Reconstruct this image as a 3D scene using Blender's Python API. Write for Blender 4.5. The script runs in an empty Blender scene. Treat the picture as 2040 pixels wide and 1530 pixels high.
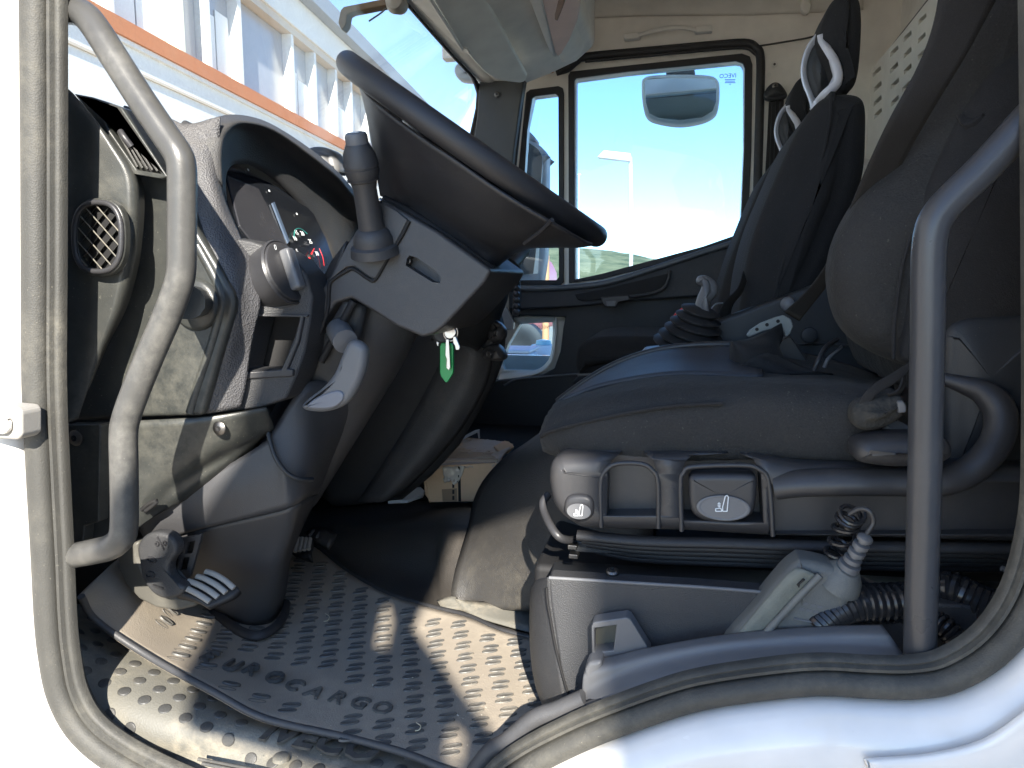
import bpy, bmesh, math, random
from mathutils import Vector, Matrix
from mathutils.bvhtree import BVHTree
random.seed(7)
R=math.radians
# ---------------------------------------------------------------- camera
CAM=Vector((0,0,1.55)); YAW=R(12.4); PITCH=R(7.8); F=1500.0
cd=bpy.data.cameras.new('camera'); cam=bpy.data.objects.new('camera',cd)
bpy.context.scene.collection.objects.link(cam)
cam.location=CAM; cam.rotation_euler=(R(90)-PITCH,0,YAW)
cd.sensor_width=36; cd.lens=36*F/2040; cd.clip_start=.02; cd.clip_end=3000
bpy.context.scene.camera=cam
# ---------------------------------------------------------------- sky, sun, exposure
SD=Vector((-.30,1.0,-.60)).normalized()          # direction the sunlight travels
elev=math.asin(-SD.z); azim=math.atan2(-SD.x,-SD.y)
w=bpy.data.worlds.new('World'); bpy.context.scene.world=w; w.use_nodes=True
nt=w.node_tree; bg=nt.nodes['Background']; sky=nt.nodes.new('ShaderNodeTexSky')
sky.sky_type='NISHITA'; sky.sun_disc=False; sky.sun_elevation=elev; sky.sun_rotation=azim
sky.air_density=.7; sky.dust_density=0; sky.ozone_density=1.6; sky.altitude=200
nt.links.new(sky.outputs[0],bg.inputs[0]); bg.inputs[1].default_value=.11
sl=bpy.data.lights.new('sun','SUN'); sl.energy=3.9; sl.angle=R(.53); sl.color=(1,.93,.82)
so=bpy.data.objects.new('sun',sl); bpy.context.scene.collection.objects.link(so)
so.rotation_euler=SD.to_track_quat('-Z','Y').to_euler(); so.location=(2,-3,4)
vs=bpy.context.scene.view_settings
vs.view_transform='Standard'; vs.look='None'; vs.exposure=2.0; vs.gamma=1
cy=bpy.context.scene.cycles
cy.max_bounces=10; cy.diffuse_bounces=6; cy.glossy_bounces=4; cy.transparent_max_bounces=16
# ---------------------------------------------------------------- helpers
C=bpy.context.scene.collection
_f=Vector((-math.sin(YAW)*math.cos(PITCH),math.cos(YAW)*math.cos(PITCH),-math.sin(PITCH)))
_r=Vector((math.cos(YAW),math.sin(YAW),0)); _u=_r.cross(_f)
def ray(px,py): return _f+_r*((px-1020)/F)-_u*((py-765)/F)
def P(px,py,Y=None,Z=None,X=None):
    d=ray(px,py)
    if Y is not None: t=Y/d.y
    elif Z is not None: t=(Z-CAM.z)/d.z
    else: t=X/d.x
    return CAM+d*t
def Q(p):                                     # (px,py,Y) | (px,py,'z',Z) | (px,py,'x',X) | Vector
    if isinstance(p,Vector): return p
    if len(p)==3: return P(p[0],p[1],Y=p[2])
    return P(p[0],p[1],Z=p[3]) if p[2]=='z' else P(p[0],p[1],X=p[3])
ORG={}
def thing(name,label,cat,loc,group=None,kind=None):
    o=bpy.data.objects.new(name,None); C.objects.link(o); o.location=loc; o.empty_display_size=.05
    o['label']=label; o['category']=cat
    if group:o['group']=group
    if kind:o['kind']=kind
    ORG[o.name]=Vector(loc); return o
def tag(o,label,cat,group=None):
    o['label']=label;o['category']=cat
    if group:o['group']=group
    return o
def org(p): return ORG[p.name] if p is not None else Vector((0,0,0))
def mk(name,verts,faces,m,parent=None,smooth=True,kind=None,label=None,at=None,sharp=None):
    O=org(parent) if parent is not None else (Vector(at) if at is not None else Vector((0,0,0)))
    me=bpy.data.meshes.new(name)
    me.from_pydata([tuple(Vector(v)-O) for v in verts],[],faces); me.update()
    bm=bmesh.new(); bm.from_mesh(me); bmesh.ops.recalc_face_normals(bm,faces=bm.faces); bm.to_mesh(me); bm.free()
    for p in me.polygons: p.use_smooth=smooth
    if sharp: me.set_sharp_from_angle(angle=R(sharp))
    o=bpy.data.objects.new(name,me); C.objects.link(o); ORG[o.name]=O
    if parent is not None: o.parent=parent if not parent.name in SUB else parent
    if parent is not None and parent.type=='MESH': o.location=(0,0,0)
    elif parent is None: o.location=O
    if m: me.materials.append(m)
    if kind:o['kind']=kind
    if label:o['label']=label
    return o
SUB=set()
def mod_bevel(o,wd,seg=3,ang=35):
    if wd:
        b=o.modifiers.new('bevel','BEVEL'); b.width=wd; b.segments=seg; b.limit_method='ANGLE'; b.angle_limit=R(ang); b.harden_normals=True
    return o
def slab(name,pts,off,m,parent=None,bev=.002,seg=3,holes=(),**k):
    """polygon of 3-D points (optionally with holes) given real thickness by the vector off"""
    pts=[Q(p) for p in pts]; off=Vector(off); holes=[[Q(p) for p in h] for h in holes]
    bm=bmesh.new()
    if holes:
        for loop in [pts]+holes:
            vs_=[bm.verts.new(p) for p in loop]
            for i in range(len(vs_)): bm.edges.new((vs_[i-1],vs_[i]))
        n=off.normalized()
        bmesh.ops.triangle_fill(bm,use_beauty=True,use_dissolve=False,edges=bm.edges[:],normal=n)
        bmesh.ops.dissolve_limit(bm,angle_limit=.01,verts=bm.verts[:],edges=bm.edges[:])
    else: bm.faces.new([bm.verts.new(p) for p in pts])
    bm.verts.index_update(); n0=len(bm.verts)
    vv=[v.co.copy() for v in bm.verts]+[v.co+off for v in bm.verts]
    ff=[[v.index for v in f.verts] for f in bm.faces]+[[v.index+n0 for v in reversed(f.verts)] for f in bm.faces]
    for e in bm.edges:
        if len(e.link_faces)==1: a_,b_=e.verts[0].index,e.verts[1].index; ff.append([a_,b_,b_+n0,a_+n0])
    bm.free()
    o=mk(name,vv,ff,m,parent,smooth=bool(bev),**k)
    return mod_bevel(o,bev,seg)
def pr(name,pts,Y,T,m,parent=None,bev=.002,**k):
    """profile traced in the plane at distance Y, extruded T metres across the cab"""
    hs=k.pop('holes',())
    return slab(name,[(a,b,Y) for a,b in pts],(0,T,0),m,parent,bev,holes=[[(a,b,Y) for a,b in h] for h in hs],**k)
def box(name,c,s,m,parent=None,bev=.003,rot=None,**k):
    c=Vector(c); M=rot if rot is not None else Matrix.Identity(3); h=Vector(s)/2
    vv=[c+M@Vector((h.x*a,h.y*b,h.z*d)) for a in(-1,1) for b in(-1,1) for d in(-1,1)]
    ff=[(0,1,3,2),(4,6,7,5),(0,4,5,1),(2,3,7,6),(0,2,6,4),(1,5,7,3)]
    return mod_bevel(mk(name,vv,ff,m,parent,smooth=bool(bev),**k),bev)
def cr(p0,p1,p2,p3,t):
    return .5*((2*p1)+(p2-p0)*t+(2*p0-5*p1+4*p2-p3)*t*t+(3*p1-p0-3*p2+p3)*t**3)
def spline(pts,n,closed=False):
    N=len(pts);out=[]
    if closed:
        for i in range(N):
            for j in range(n): out.append(cr(pts[i-1],pts[i],pts[(i+1)%N],pts[(i+2)%N],j/n))
        return out
    for i in range(N-1):
        a=pts[i-1] if i else pts[0]*2-pts[1]; d=pts[i+2] if i+2<N else pts[-1]*2-pts[-2]
        for j in range(n): out.append(cr(a,pts[i],pts[i+1],d,j/n))
    out.append(pts[-1]); return out
def patch(name,rows,m,parent=None,n=5,n2=None,th=.004,sharp=None,jitter=0,**k):
    """smooth surface through a grid of real points, solidified to a real thickness"""
    n2=n2 or n
    rows=[spline([Q(p) for p in r],n) for r in rows]
    cols=[spline([r[i] for r in rows],n2) for i in range(len(rows[0]))]
    nr=len(cols[0]); nc=len(cols)
    vv=[cols[c][r] for r in range(nr) for c in range(nc)]
    if jitter: vv=[v+Vector((random.gauss(0,jitter),random.gauss(0,jitter),random.gauss(0,jitter))) for v in vv]
    ff=[(r*nc+c,r*nc+c+1,(r+1)*nc+c+1,(r+1)*nc+c) for r in range(nr-1) for c in range(nc-1)]
    o=mk(name,vv,ff,m,parent,sharp=sharp,**k)
    if th:
        # make the outside face the camera, thicken away from it
        me=o.data; c=me.polygons[len(me.polygons)//2]; O=org(parent)
        if c.normal.dot((CAM-(c.center+O)))<0: me.flip_normals()
        s=o.modifiers.new('thickness','SOLIDIFY'); s.thickness=th; s.offset=-1
    return o
def frames(path,closed=False):
    N=len(path);T=[]
    for i in range(N):
        a=path[i-1] if (i or closed) else path[i]; b=path[(i+1)%N] if (i<N-1 or closed) else path[i]
        T.append((b-a).normalized())
    u=T[0].orthogonal().normalized();out=[]
    for t in T:
        u=(u-t*u.dot(t)).normalized(); out.append((t,u,t.cross(u)))
    return out
def tube(name,pts,r,m,parent=None,n=8,seg=12,closed=False,flat=1,taper=None,smoothpath=True,**k):
    pts=[Q(p) for p in pts]
    path=spline(pts,n,closed) if smoothpath else pts
    fr=frames(path,closed);vv=[];ff=[];N=len(path)
    for i,p in enumerate(path):
        rr=r if taper is None else r*taper(i/(N-1))
        t,u,v=fr[i]
        for j in range(seg):
            a=2*math.pi*j/seg; vv.append(p+u*math.cos(a)*rr+v*math.sin(a)*rr*flat)
    for i in range(N if closed else N-1):
        for j in range(seg):
            a=i*seg+j;b=i*seg+(j+1)%seg;c=((i+1)%N)*seg+(j+1)%seg;d=((i+1)%N)*seg+j
            ff.append((a,b,c,d))
    if not closed: ff.append(list(range(seg))[::-1]); ff.append([(N-1)*seg+j for j in range(seg)])
    return mk(name,vv,ff,m,parent,sharp=50,**k)
def lathe(name,o0,ax,prof,m,parent=None,seg=28,flat=1,up=None,sharp=40,**k):
    """prof: list of (distance along axis, radius)"""
    o0=Q(o0);ax=Vector(ax).normalized()
    u=(Vector(up)-ax*Vector(up).dot(ax)).normalized() if up else ax.orthogonal().normalized(); v=ax.cross(u)
    vv=[];ff=[]
    for h,r in prof:
        for j in range(seg):
            a=2*math.pi*j/seg; vv.append(o0+ax*h+u*math.cos(a)*r+v*math.sin(a)*r*flat)
    for i in range(len(prof)-1):
        for j in range(seg): ff.append((i*seg+j,i*seg+(j+1)%seg,(i+1)*seg+(j+1)%seg,(i+1)*seg+j))
    if prof[0][1]>1e-5: ff.append(list(range(seg))[::-1])
    if prof[-1][1]>1e-5: ff.append([(len(prof)-1)*seg+j for j in range(seg)])
    return mk(name,vv,ff,m,parent,sharp=sharp,**k)
def pillow(name,pts,Y,T,r,m,parent=None,n=4,puff=.01,wob=0,**k):
    """smooth closed profile traced at distance Y, given width T with rounded rims of radius r"""
    base=spline([P(a,b,Y=Y) for a,b in pts],n,True); N=len(base)
    c=sum(base,Vector())/N
    nrm=[]
    area=sum((base[i].x*base[(i+1)%N].z-base[(i+1)%N].x*base[i].z) for i in range(N))
    sg=1 if area>0 else -1
    for i in range(N):
        t=(base[(i+1)%N]-base[i-1]).normalized(); nrm.append(Vector((-t.z,0,t.x))*sg)  # inward
    secs=[]
    for a in (0,18,36,54,72,90): secs.append((r*(1-math.sin(R(a))),r*(1-math.cos(R(a)))))
    half=[(i_,y_) for i_,y_ in secs]
    full=half+[(0,T/2)]+[(i_,T-y_) for i_,y_ in reversed(half)]
    vv=[];ff=[]
    for ins,y in full:
        for i in range(N): vv.append(base[i]+nrm[i]*ins+Vector((0,y,0)))
    S=len(full)
    for s in range(S-1):
        for i in range(N): ff.append((s*N+i,s*N+(i+1)%N,(s+1)*N+(i+1)%N,(s+1)*N+i))
    # caps with one inner ring and a puffed centre
    def cap(s,sgn):
        prev=s*N
        for fr_,pf in ((.10,.25),(.5,.8)):
            st=len(vv)
            for i in range(N):
                q=vv[s*N+i]; vv.append(q+(Vector((c.x,q.y,c.z))-q)*fr_+Vector((0,sgn*puff*pf,0)))
            for i in range(N): ff.append((prev+i,prev+(i+1)%N,st+(i+1)%N,st+i))
            prev=st
        vv.append(Vector((c.x,vv[s*N].y+sgn*puff,c.z)))
        for i in range(N): ff.append((prev+i,prev+(i+1)%N,prev+N))
    cap(0,-1);cap(S-1,1)
    return mk(name,vv,ff,m,parent,**k)
def disc(name,c,nrm,rx,ry,m,parent=None,th=.002,up=(0,0,1),seg=24,bev=.0007,**k):
    c=Q(c);n=Vector(nrm).normalized(); v=(Vector(up)-n*Vector(up).dot(n)).normalized(); u=v.cross(n)
    pts=[c+u*math.cos(2*math.pi*i/seg)*rx+v*math.sin(2*math.pi*i/seg)*ry for i in range(seg)]
    return slab(name,pts,-n*th,m,parent,bev,**k)
def text(name,s,o0,xd,yd,h,m,parent=None,ext=.0006,align='LEFT',at=None,label=None,bold=0):
    """lettering h metres high standing on the plane spanned by xd,yd"""
    cu=bpy.data.curves.new(name,'FONT'); cu.body=s; cu.size=h/.7; cu.extrude=ext/(1); cu.align_x=align; cu.resolution_u=2; cu.offset=bold
    t=bpy.data.objects.new(name+'_tmp',cu); C.objects.link(t)
    dg=bpy.context.evaluated_depsgraph_get(); dg.update()
    me=bpy.data.meshes.new_from_object(t.evaluated_get(dg)); C.objects.unlink(t); bpy.data.objects.remove(t)
    o0=Q(o0);xd=Vector(xd).normalized();yd=Vector(yd);yd=yd.normalized();zd=xd.cross(yd).normalized()
    O=org(parent) if parent is not None else Vector(at or (0,0,0))
    me.transform(Matrix.Translation(o0-O)@Matrix((( xd.x,yd.x,zd.x,0),(xd.y,yd.y,zd.y,0),(xd.z,yd.z,zd.z,0),(0,0,0,1))))
    me.name=name; me.materials.clear(); me.materials.append(m)
    o=bpy.data.objects.new(name,me); C.objects.link(o); ORG[o.name]=O
    if parent is not None:o.parent=parent
    else:o.location=O
    if label:o['label']=label
    return o
def copy_part(o,delta,parent=None):
    c=o.copy(); C.objects.link(c); c.parent=o.parent if parent is None else parent
    c.location=o.location+Vector(delta); ORG[c.name]=ORG.get(o.name,Vector())
    return c
# ---------------------------------------------------------------- materials
def nodes(name):
    m=bpy.data.materials.new(name); m.use_nodes=True; t=m.node_tree; b=t.nodes['Principled BSDF']; return m,t,b
def noise(t,scale,detail=4,rough=.55,vec=None,dim='3D'):
    n=t.nodes.new('ShaderNodeTexNoise'); n.inputs['Scale'].default_value=scale; n.inputs['Detail'].default_value=detail; n.inputs['Roughness'].default_value=rough
    if vec is not None: t.links.new(vec,n.inputs['Vector'])
    return n.outputs['Fac']
def ramp(t,fac,lo,hi,c0=(0,0,0,1),c1=(1,1,1,1)):
    r=t.nodes.new('ShaderNodeValToRGB'); r.color_ramp.elements[0].position=lo; r.color_ramp.elements[1].position=hi
    r.color_ramp.elements[0].color=c0; r.color_ramp.elements[1].color=c1; t.links.new(fac,r.inputs[0]); return r.outputs[0]
def mixc(t,fac,a,b):
    n=t.nodes.new('ShaderNodeMix'); n.data_type='RGBA'
    for sock,v in ((0,fac),(6,a),(7,b)):
        if hasattr(v,'is_linked') or hasattr(v,'links'): t.links.new(v,n.inputs[sock])
        elif sock==0: n.inputs[0].default_value=v
        else: n.inputs[sock].default_value=(*v,1) if len(v)==3 else v
    return n.outputs[2]
def math_(t,op,a,b=0):
    n=t.nodes.new('ShaderNodeMath'); n.operation=op
    for i,v in enumerate((a,b)):
        if hasattr(v,'links'): t.links.new(v,n.inputs[i])
        else: n.inputs[i].default_value=v
    return n.outputs[0]
def objvec(t):
    g=t.nodes.new('ShaderNodeTexCoord'); return g.outputs['Object']
def plastic(name,col,rough=.45,grain=.15,gs=700,dust=.3,dcol=(.30,.26,.20),speck=.5,spec=.5,blotch=5,coat=0,metal=0):
    m,t,b=nodes(name); v=objvec(t)
    blot=ramp(t,noise(t,blotch,6,.65,v),.45,.8); fine=noise(t,60,5,.7,v)
    d=math_(t,'MULTIPLY',blot,ramp(t,fine,.35,.75)); d=math_(t,'MULTIPLY',d,dust)
    sp=ramp(t,noise(t,330,2,.5,v),.69,.74); spl=ramp(t,noise(t,9,3,.6,v),.42,.7)
    sp=math_(t,'MULTIPLY',math_(t,'MULTIPLY',sp,spl),speck)
    f=math_(t,'MAXIMUM',d,sp)
    c0=mixc(t,noise(t,14,3,.5,v),tuple(x*.85 for x in col),tuple(min(1,x*1.15) for x in col))
    t.links.new(mixc(t,f,c0,dcol),b.inputs['Base Color'])
    rr=t.nodes.new('ShaderNodeMapRange'); t.links.new(noise(t,7,5,.7,v),rr.inputs[0]); rr.inputs[3].default_value=max(.05,rough-.1); rr.inputs[4].default_value=min(1,rough+.14)
    rs=math_(t,'ADD',rr.outputs[0],math_(t,'MULTIPLY',f,.35)); t.links.new(rs,b.inputs['Roughness'])
    b.inputs['Specular IOR Level'].default_value=spec; b.inputs['Metallic'].default_value=metal
    if coat: b.inputs['Coat Weight'].default_value=coat; b.inputs['Coat Roughness'].default_value=.08
    if grain:
        bp=t.nodes.new('ShaderNodeBump'); bp.inputs['Strength'].default_value=grain; bp.inputs['Distance'].default_value=.001
        vo=t.nodes.new('ShaderNodeTexVoronoi'); vo.inputs['Scale'].default_value=gs; t.links.new(v,vo.inputs['Vector'])
        h=math_(t,'ADD',vo.outputs['Distance'],math_(t,'MULTIPLY',noise(t,25,3,.5,v),.8))
        t.links.new(h,bp.inputs['Height']); t.links.new(bp.outputs[0],b.inputs['Normal'])
    return m
def fabric(name,col,scale=500,bump=.35,lint=.12,wr=.0):
    m,t,b=nodes(name); v=objvec(t)
    wv=t.nodes.new('ShaderNodeTexVoronoi'); wv.inputs['Scale'].default_value=scale; t.links.new(v,wv.inputs['Vector'])
    lin=math_(t,'MULTIPLY',ramp(t,noise(t,220,3,.6,v),.66,.72),lint*2)
    c=mixc(t,noise(t,8,5,.6,v),tuple(x*.75 for x in col),tuple(x*1.35 for x in col))
    c=mixc(t,math_(t,'MULTIPLY',wv.outputs['Distance'],.55),c,tuple(x*1.7 for x in col))
    t.links.new(mixc(t,lin,c,(.22,.2,.17)),b.inputs['Base Color'])
    b.inputs['Roughness'].default_value=.95; b.inputs['Specular IOR Level'].default_value=.08
    b.inputs['Sheen Weight'].default_value=.12; b.inputs['Sheen Roughness'].default_value=.4
    b.inputs['Sheen Tint'].default_value=(.5,.48,.45,1)
    bp=t.nodes.new('ShaderNodeBump'); bp.inputs['Strength'].default_value=bump; bp.inputs['Distance'].default_value=.001
    h=math_(t,'ADD',wv.outputs['Distance'],math_(t,'MULTIPLY',noise(t,14,4,.6,v),4+wr)); t.links.new(h,bp.inputs['Height']); t.links.new(bp.outputs[0],b.inputs['Normal'])
    return m
def flatm(name,col,rough=.5,metal=0,emit=None,es=1,alpha=None,spec=.5):
    m,t,b=nodes(name); v=objvec(t)
    t.links.new(mixc(t,noise(t,20,4,.6,v),tuple(x*.88 for x in col),tuple(min(1,x*1.08) for x in col)),b.inputs['Base Color'])
    b.inputs['Roughness'].default_value=rough; b.inputs['Metallic'].default_value=metal; b.inputs['Specular IOR Level'].default_value=spec
    if emit: b.inputs['Emission Color'].default_value=(*emit,1); b.inputs['Emission Strength'].default_value=es
    return m
def glassm(name,tint=(.93,.96,.95),refl=1.0,dirt=.05):
    m=bpy.data.materials.new(name); m.use_nodes=True; t=m.node_tree; t.nodes.clear()
    out=t.nodes.new('ShaderNodeOutputMaterial'); tr=t.nodes.new('ShaderNodeBsdfTransparent'); gl=t.nodes.new('ShaderNodeBsdfGlossy'); df=t.nodes.new('ShaderNodeBsdfDiffuse')
    tr.inputs[0].default_value=(*tint,1); gl.inputs['Roughness'].default_value=.02; df.inputs[0].default_value=(.7,.66,.58,1)
    fr=t.nodes.new('ShaderNodeFresnel'); ge=t.nodes.new('ShaderNodeNewGeometry')
    t.links.new(math_(t,'SUBTRACT',1.45,math_(t,'MULTIPLY',ge.outputs['Backfacing'],1.45-1/1.45)),fr.inputs[0])
    a=t.nodes.new('ShaderNodeMixShader'); b2=t.nodes.new('ShaderNodeMixShader')
    t.links.new(math_(t,'MULTIPLY',fr.outputs[0],refl),a.inputs[0]); t.links.new(tr.outputs[0],a.inputs[1]); t.links.new(gl.outputs[0],a.inputs[2])
    v=objvec(t); d=math_(t,'MULTIPLY',ramp(t,noise(t,6,6,.7,v),.4,.8),dirt)
    t.links.new(d,b2.inputs[0]); t.links.new(a.outputs[0],b2.inputs[1]); t.links.new(df.outputs[0],b2.inputs[2]); t.links.new(b2.outputs[0],out.inputs[0])
    return m
M=dict(
 dash=plastic('dash_plastic',(0.041,0.042,0.045),.5,.5,650,.25,speck=.25),
 soft=plastic('soft_grained_plastic',(0.074,0.074,0.079),.5,1.0,420,.2,speck=.2),
 panel=plastic('dusty_side_plastic',(0.033,0.035,0.033),.33,.12,900,.4,(.22,.21,.17),speck=.9,blotch=4),
 smooth=plastic('smooth_black_plastic',(0.036,0.036,0.039),.38,.1,900,.12,speck=.12),
 colm=plastic('column_plastic',(0.048,0.048,0.051),.42,.22,900,.1,speck=.1),
 blk=plastic('black_trim',(0.026,0.028,0.031),.5,.15,800,.1,speck=.15),
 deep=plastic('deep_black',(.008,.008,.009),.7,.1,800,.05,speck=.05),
 grey=plastic('grey_plastic',(.135,.138,.145),.4,.1,900,.12,speck=.1),
 rubber=plastic('door_rubber',(0.052,0.051,0.046),.6,.25,500,.6,(.27,.25,.20),speck=.5,blotch=7),
 rubber2=plastic('black_rubber',(.022,.022,.024),.55,.2,600,.12,speck=.2),
 rubber3=plastic('sill_rubber',(.055,.056,.06),.5,.2,600,.35,(.24,.22,.19),speck=.3),
 handle=plastic('worn_handle_coating',(0.064,0.063,0.060),.33,.12,800,.7,(.27,.26,.23),speck=.4,blotch=9),
 hblk=plastic('black_handle_coating',(.05,.052,.058),.28,.06,800,.12,speck=.12),
 mat=plastic('dusty_mat_rubber',(.31,.27,.22),.5,.35,400,1.25,(.46,.40,.31),speck=.8,blotch=4.5),
 plate=plastic('dusty_step_rubber',(.15,.145,.125),.55,.3,400,1.0,(.5,.43,.32),speck=.9,blotch=8),
 stud=plastic('step_stud_rubber',(.06,.06,.058),.5,.2,500,.6,(.4,.35,.27),speck=.5,blotch=12),
 pill=plastic('mat_tread_rubber',(.085,.083,.078),.4,.2,500,.8,(.38,.33,.25),speck=.5,blotch=6),
 carpet=plastic('scuffed_vinyl',(.040,.036,.032),.5,.5,500,.22,(.25,.21,.16),speck=.3,blotch=10),
 vinyl=plastic('tunnel_vinyl',(.040,.038,.036),.4,.5,600,.2,(.32,.28,.2),speck=.3,blotch=6),
 white=plastic('white_paint',(.78,.765,.74),.22,.02,500,.05,(.5,.45,.38),speck=.25,coat=.6),
 beige=plastic('beige_lining',(.84,.80,.73),.75,.25,500,.15,(.36,.31,.25),speck=.0),
 cream=plastic('cream_painted_frame',(.82,.79,.71),.4,.05,500,.1,(.45,.4,.3),speck=.1),
 lid=plastic('pinkish_beige_lid',(.74,.55,.47),.5,.1,500,.1,(.4,.34,.3),speck=0),
 visor=plastic('visor_vinyl',(.90,.87,.80),.6,.35,600,.06,speck=.0),
 offw=plastic('offwhite_plastic',(.78,.75,.69),.5,.08,600,.1,speck=0),
 fab=fabric('black_seat_fabric',(0.024,0.024,0.025),650,.35,.06,6),
 fab2=fabric('charcoal_seat_fabric',(0.031,0.031,0.031),460,.5,.12,14),
 seatv=plastic('seat_centre_vinyl',(0.039,0.042,0.050),.55,.45,350,.1,speck=.1),
 belt=fabric('belt_webbing',(.028,.027,.027),900,.25,.02),
 metal=flatm('bright_metal',(.62,.62,.62),.28,1),
 dmetal=flatm('dark_metal',(.18,.17,.16),.4,1),
 silver=flatm('silver_trim',(.62,.63,.67),.35,.3),
 green=flatm('green_plastic_tag',(.02,.36,.10),.3),
 ink=flatm('white_print',(.75,.78,.8),.5), redink=flatm('red_needle',(.75,.03,.03),.4),
 teal=flatm('teal_print',(.03,.25,.22),.5), screen=flatm('dark_display',(.012,.014,.018),.12),
 inkd=flatm('dark_print',(.10,.14,.20),.5),
 glass=glassm('window_glass',(.68,.82,.92),1,.02), wglass=glassm('windscreen_glass',(.93,.96,.97),1,.06),
 mirror=flatm('mirror_glass',(.80,.80,.80),.03,1),
 amber=flatm('amber_lens',(.75,.30,.03),.25),
 card=plastic('cardboard',(.62,.43,.27),.85,.2,300,.3,(.22,.15,.10),speck=.0,blotch=15),
 cardd=plastic('worn_cardboard',(.46,.37,.29),.6,.3,300,.6,(.33,.27,.22),speck=.3,blotch=20),
 tape=flatm('clear_tape',(.55,.5,.42),.12),
 paper=flatm('pale_board',(.5,.55,.6),.6),
)
# ================================================================= OUTSIDE
g=mk('ground',[(-400,-400,0),(400,-400,0),(400,900,0),(-400,900,0)],[(0,1,2,3)],None,kind='structure',smooth=False)
m,t,b=nodes('yard_concrete'); v=objvec(t)
big=ramp(t,noise(t,.9,5,.7,v),.47,.55); c=mixc(t,big,(.46,.42,.35),(.60,.49,.34)); c=mixc(t,ramp(t,noise(t,14,5,.7,v),.3,.8),c,(.33,.31,.28))
t.links.new(c,b.inputs['Base Color']); b.inputs['Roughness'].default_value=.9; g.data.materials.append(m)
# hill
hm,t,b=nodes('scrub_hillside'); v=objvec(t)
t.links.new(mixc(t,ramp(t,noise(t,.12,6,.7,v),.4,.62),(.26,.24,.12),(.09,.11,.05)),b.inputs['Base Color']); b.inputs['Roughness'].default_value=1
vv=[];ff=[];nx=70;ny=14
for i in range(nx+1):
    for j in range(ny+1):
        x=-260+i*7; y=170+j*14
        prof=max(0,1-((x+62)/90)**2)*14*(1 if x<-62 else 1)+3.0*math.exp(-((x+150)/60)**2)
        hh=prof*math.sin(min(1,j/6)*math.pi/2)*(1 if j<7 else 1-(j-7)/9)+(random.random()-.5)*.7*(1 if 0<j<ny else 0)
        vv.append((x,y,hh-.2))
for i in range(nx):
    for j in range(ny): a=i*(ny+1)+j; ff.append((a,a+1,a+ny+2,a+ny+1))
mk('hill',vv,ff,hm,kind='structure')
# facade: plane through (-9,0) running along direction fd
fd=Vector((-.103,.995,0)).normalized(); fn=Vector((fd.y,-fd.x,0)); f0=Vector((-9,0,0))
def PF(px,py):
    d=ray(px,py); tt=(f0-CAM).dot(fn)/d.dot(fn); p=CAM+d*tt; return (p-f0).dot(fd),p.z
bl=thing('warehouse_building','white warehouse with rust-orange beam and ribbon windows, seen through the windscreen','building',tuple(f0+fd*14))
def fb(name,s0,s1,z0,z1,d0,d1,m,**k):
    pts=[f0+fd*s+Vector((0,0,z))+fn*d0 for s,z in((s0,z0),(s1,z0),(s1,z1),(s0,z1))]
    return slab(name,pts,fn*(d1-d0),m,bl,k.pop('bev',0),**k)
wm=plastic('white_cladding',(.74,.73,.70),.7,.05,50,.15,(.5,.46,.4),speck=0,blotch=.6)
om=plastic('rusty_orange_beam',(.52,.20,.09),.7,.1,60,.5,(.55,.35,.22),speck=0,blotch=1.5)
gm=flatm('facade_glass',(.42,.42,.43),.2); blind=flatm('window_blind',(.8,.8,.78),.7); tanm=flatm('tan_lintel',(.60,.52,.43),.7); yel=flatm('cream_column',(.80,.77,.62),.7)
so_,zo=PF(480,172); s2,z2=PF(480,197); _,zt=PF(583,71); _,zt2=PF(583,58); sr,zr=PF(650,58)
fb('lower_wall',-8,60,0,z2,-.3,0,wm)
fb('orange_beam',-8,60,z2,zo+.0,-.3,.14,om)
fb('beam_drip_edge',-8,60,z2-.09,z2-.004,.003,.08,wm)
_,zl=PF(480,300)
fb('wall_cap_strip',-8,60,z2-.55,z2-.50,.003,.05,tanm)
fb('back_wall',-8,60,zo,zr,-.9,-.5,wm)
fb('lintel',-8,60,zt,zt+.22,-.3,.05,tanm)
fb('upper_wall',-8,60,zt+.224,zr,-.3,.12,wm)
fb('roof_edge',-8,60,zr+.004,zr+.5,-3,.5,flatm('roof_grey',(.28,.30,.33),.5))
edges=[PF(x,y)[0] for x,y in((125,40),(222,60),(355,70),(415,85),(478,95),(583,150),(628,180),(670,210),(700,215))]
edges+=[edges[-1]+2.0*k for k in range(1,12)]
for i in range(len(edges)-1):
    a,c_=edges[i]+.09,edges[i+1]-.09
    fb('window_pane',a,c_,zo+.02,zt-.01,-.28,-.25,gm)
    mid=(a+c_)/2
    if i%2 or i<2:
        fb('blind',a+.05,mid-.03,zo+.03,zo+(zt-zo)*.62,-.24,-.22,blind)
        fb('blind',mid+.03,c_-.04,zo+.03,zo+(zt-zo)*(.55 if i%3 else .7),-.24,-.22,blind)
    fb('mullion',c_,c_+.18,zo+.002,zt-.002,-.3,.03 if i!=1 else .1,wm if i not in(1,) else yel)
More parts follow.
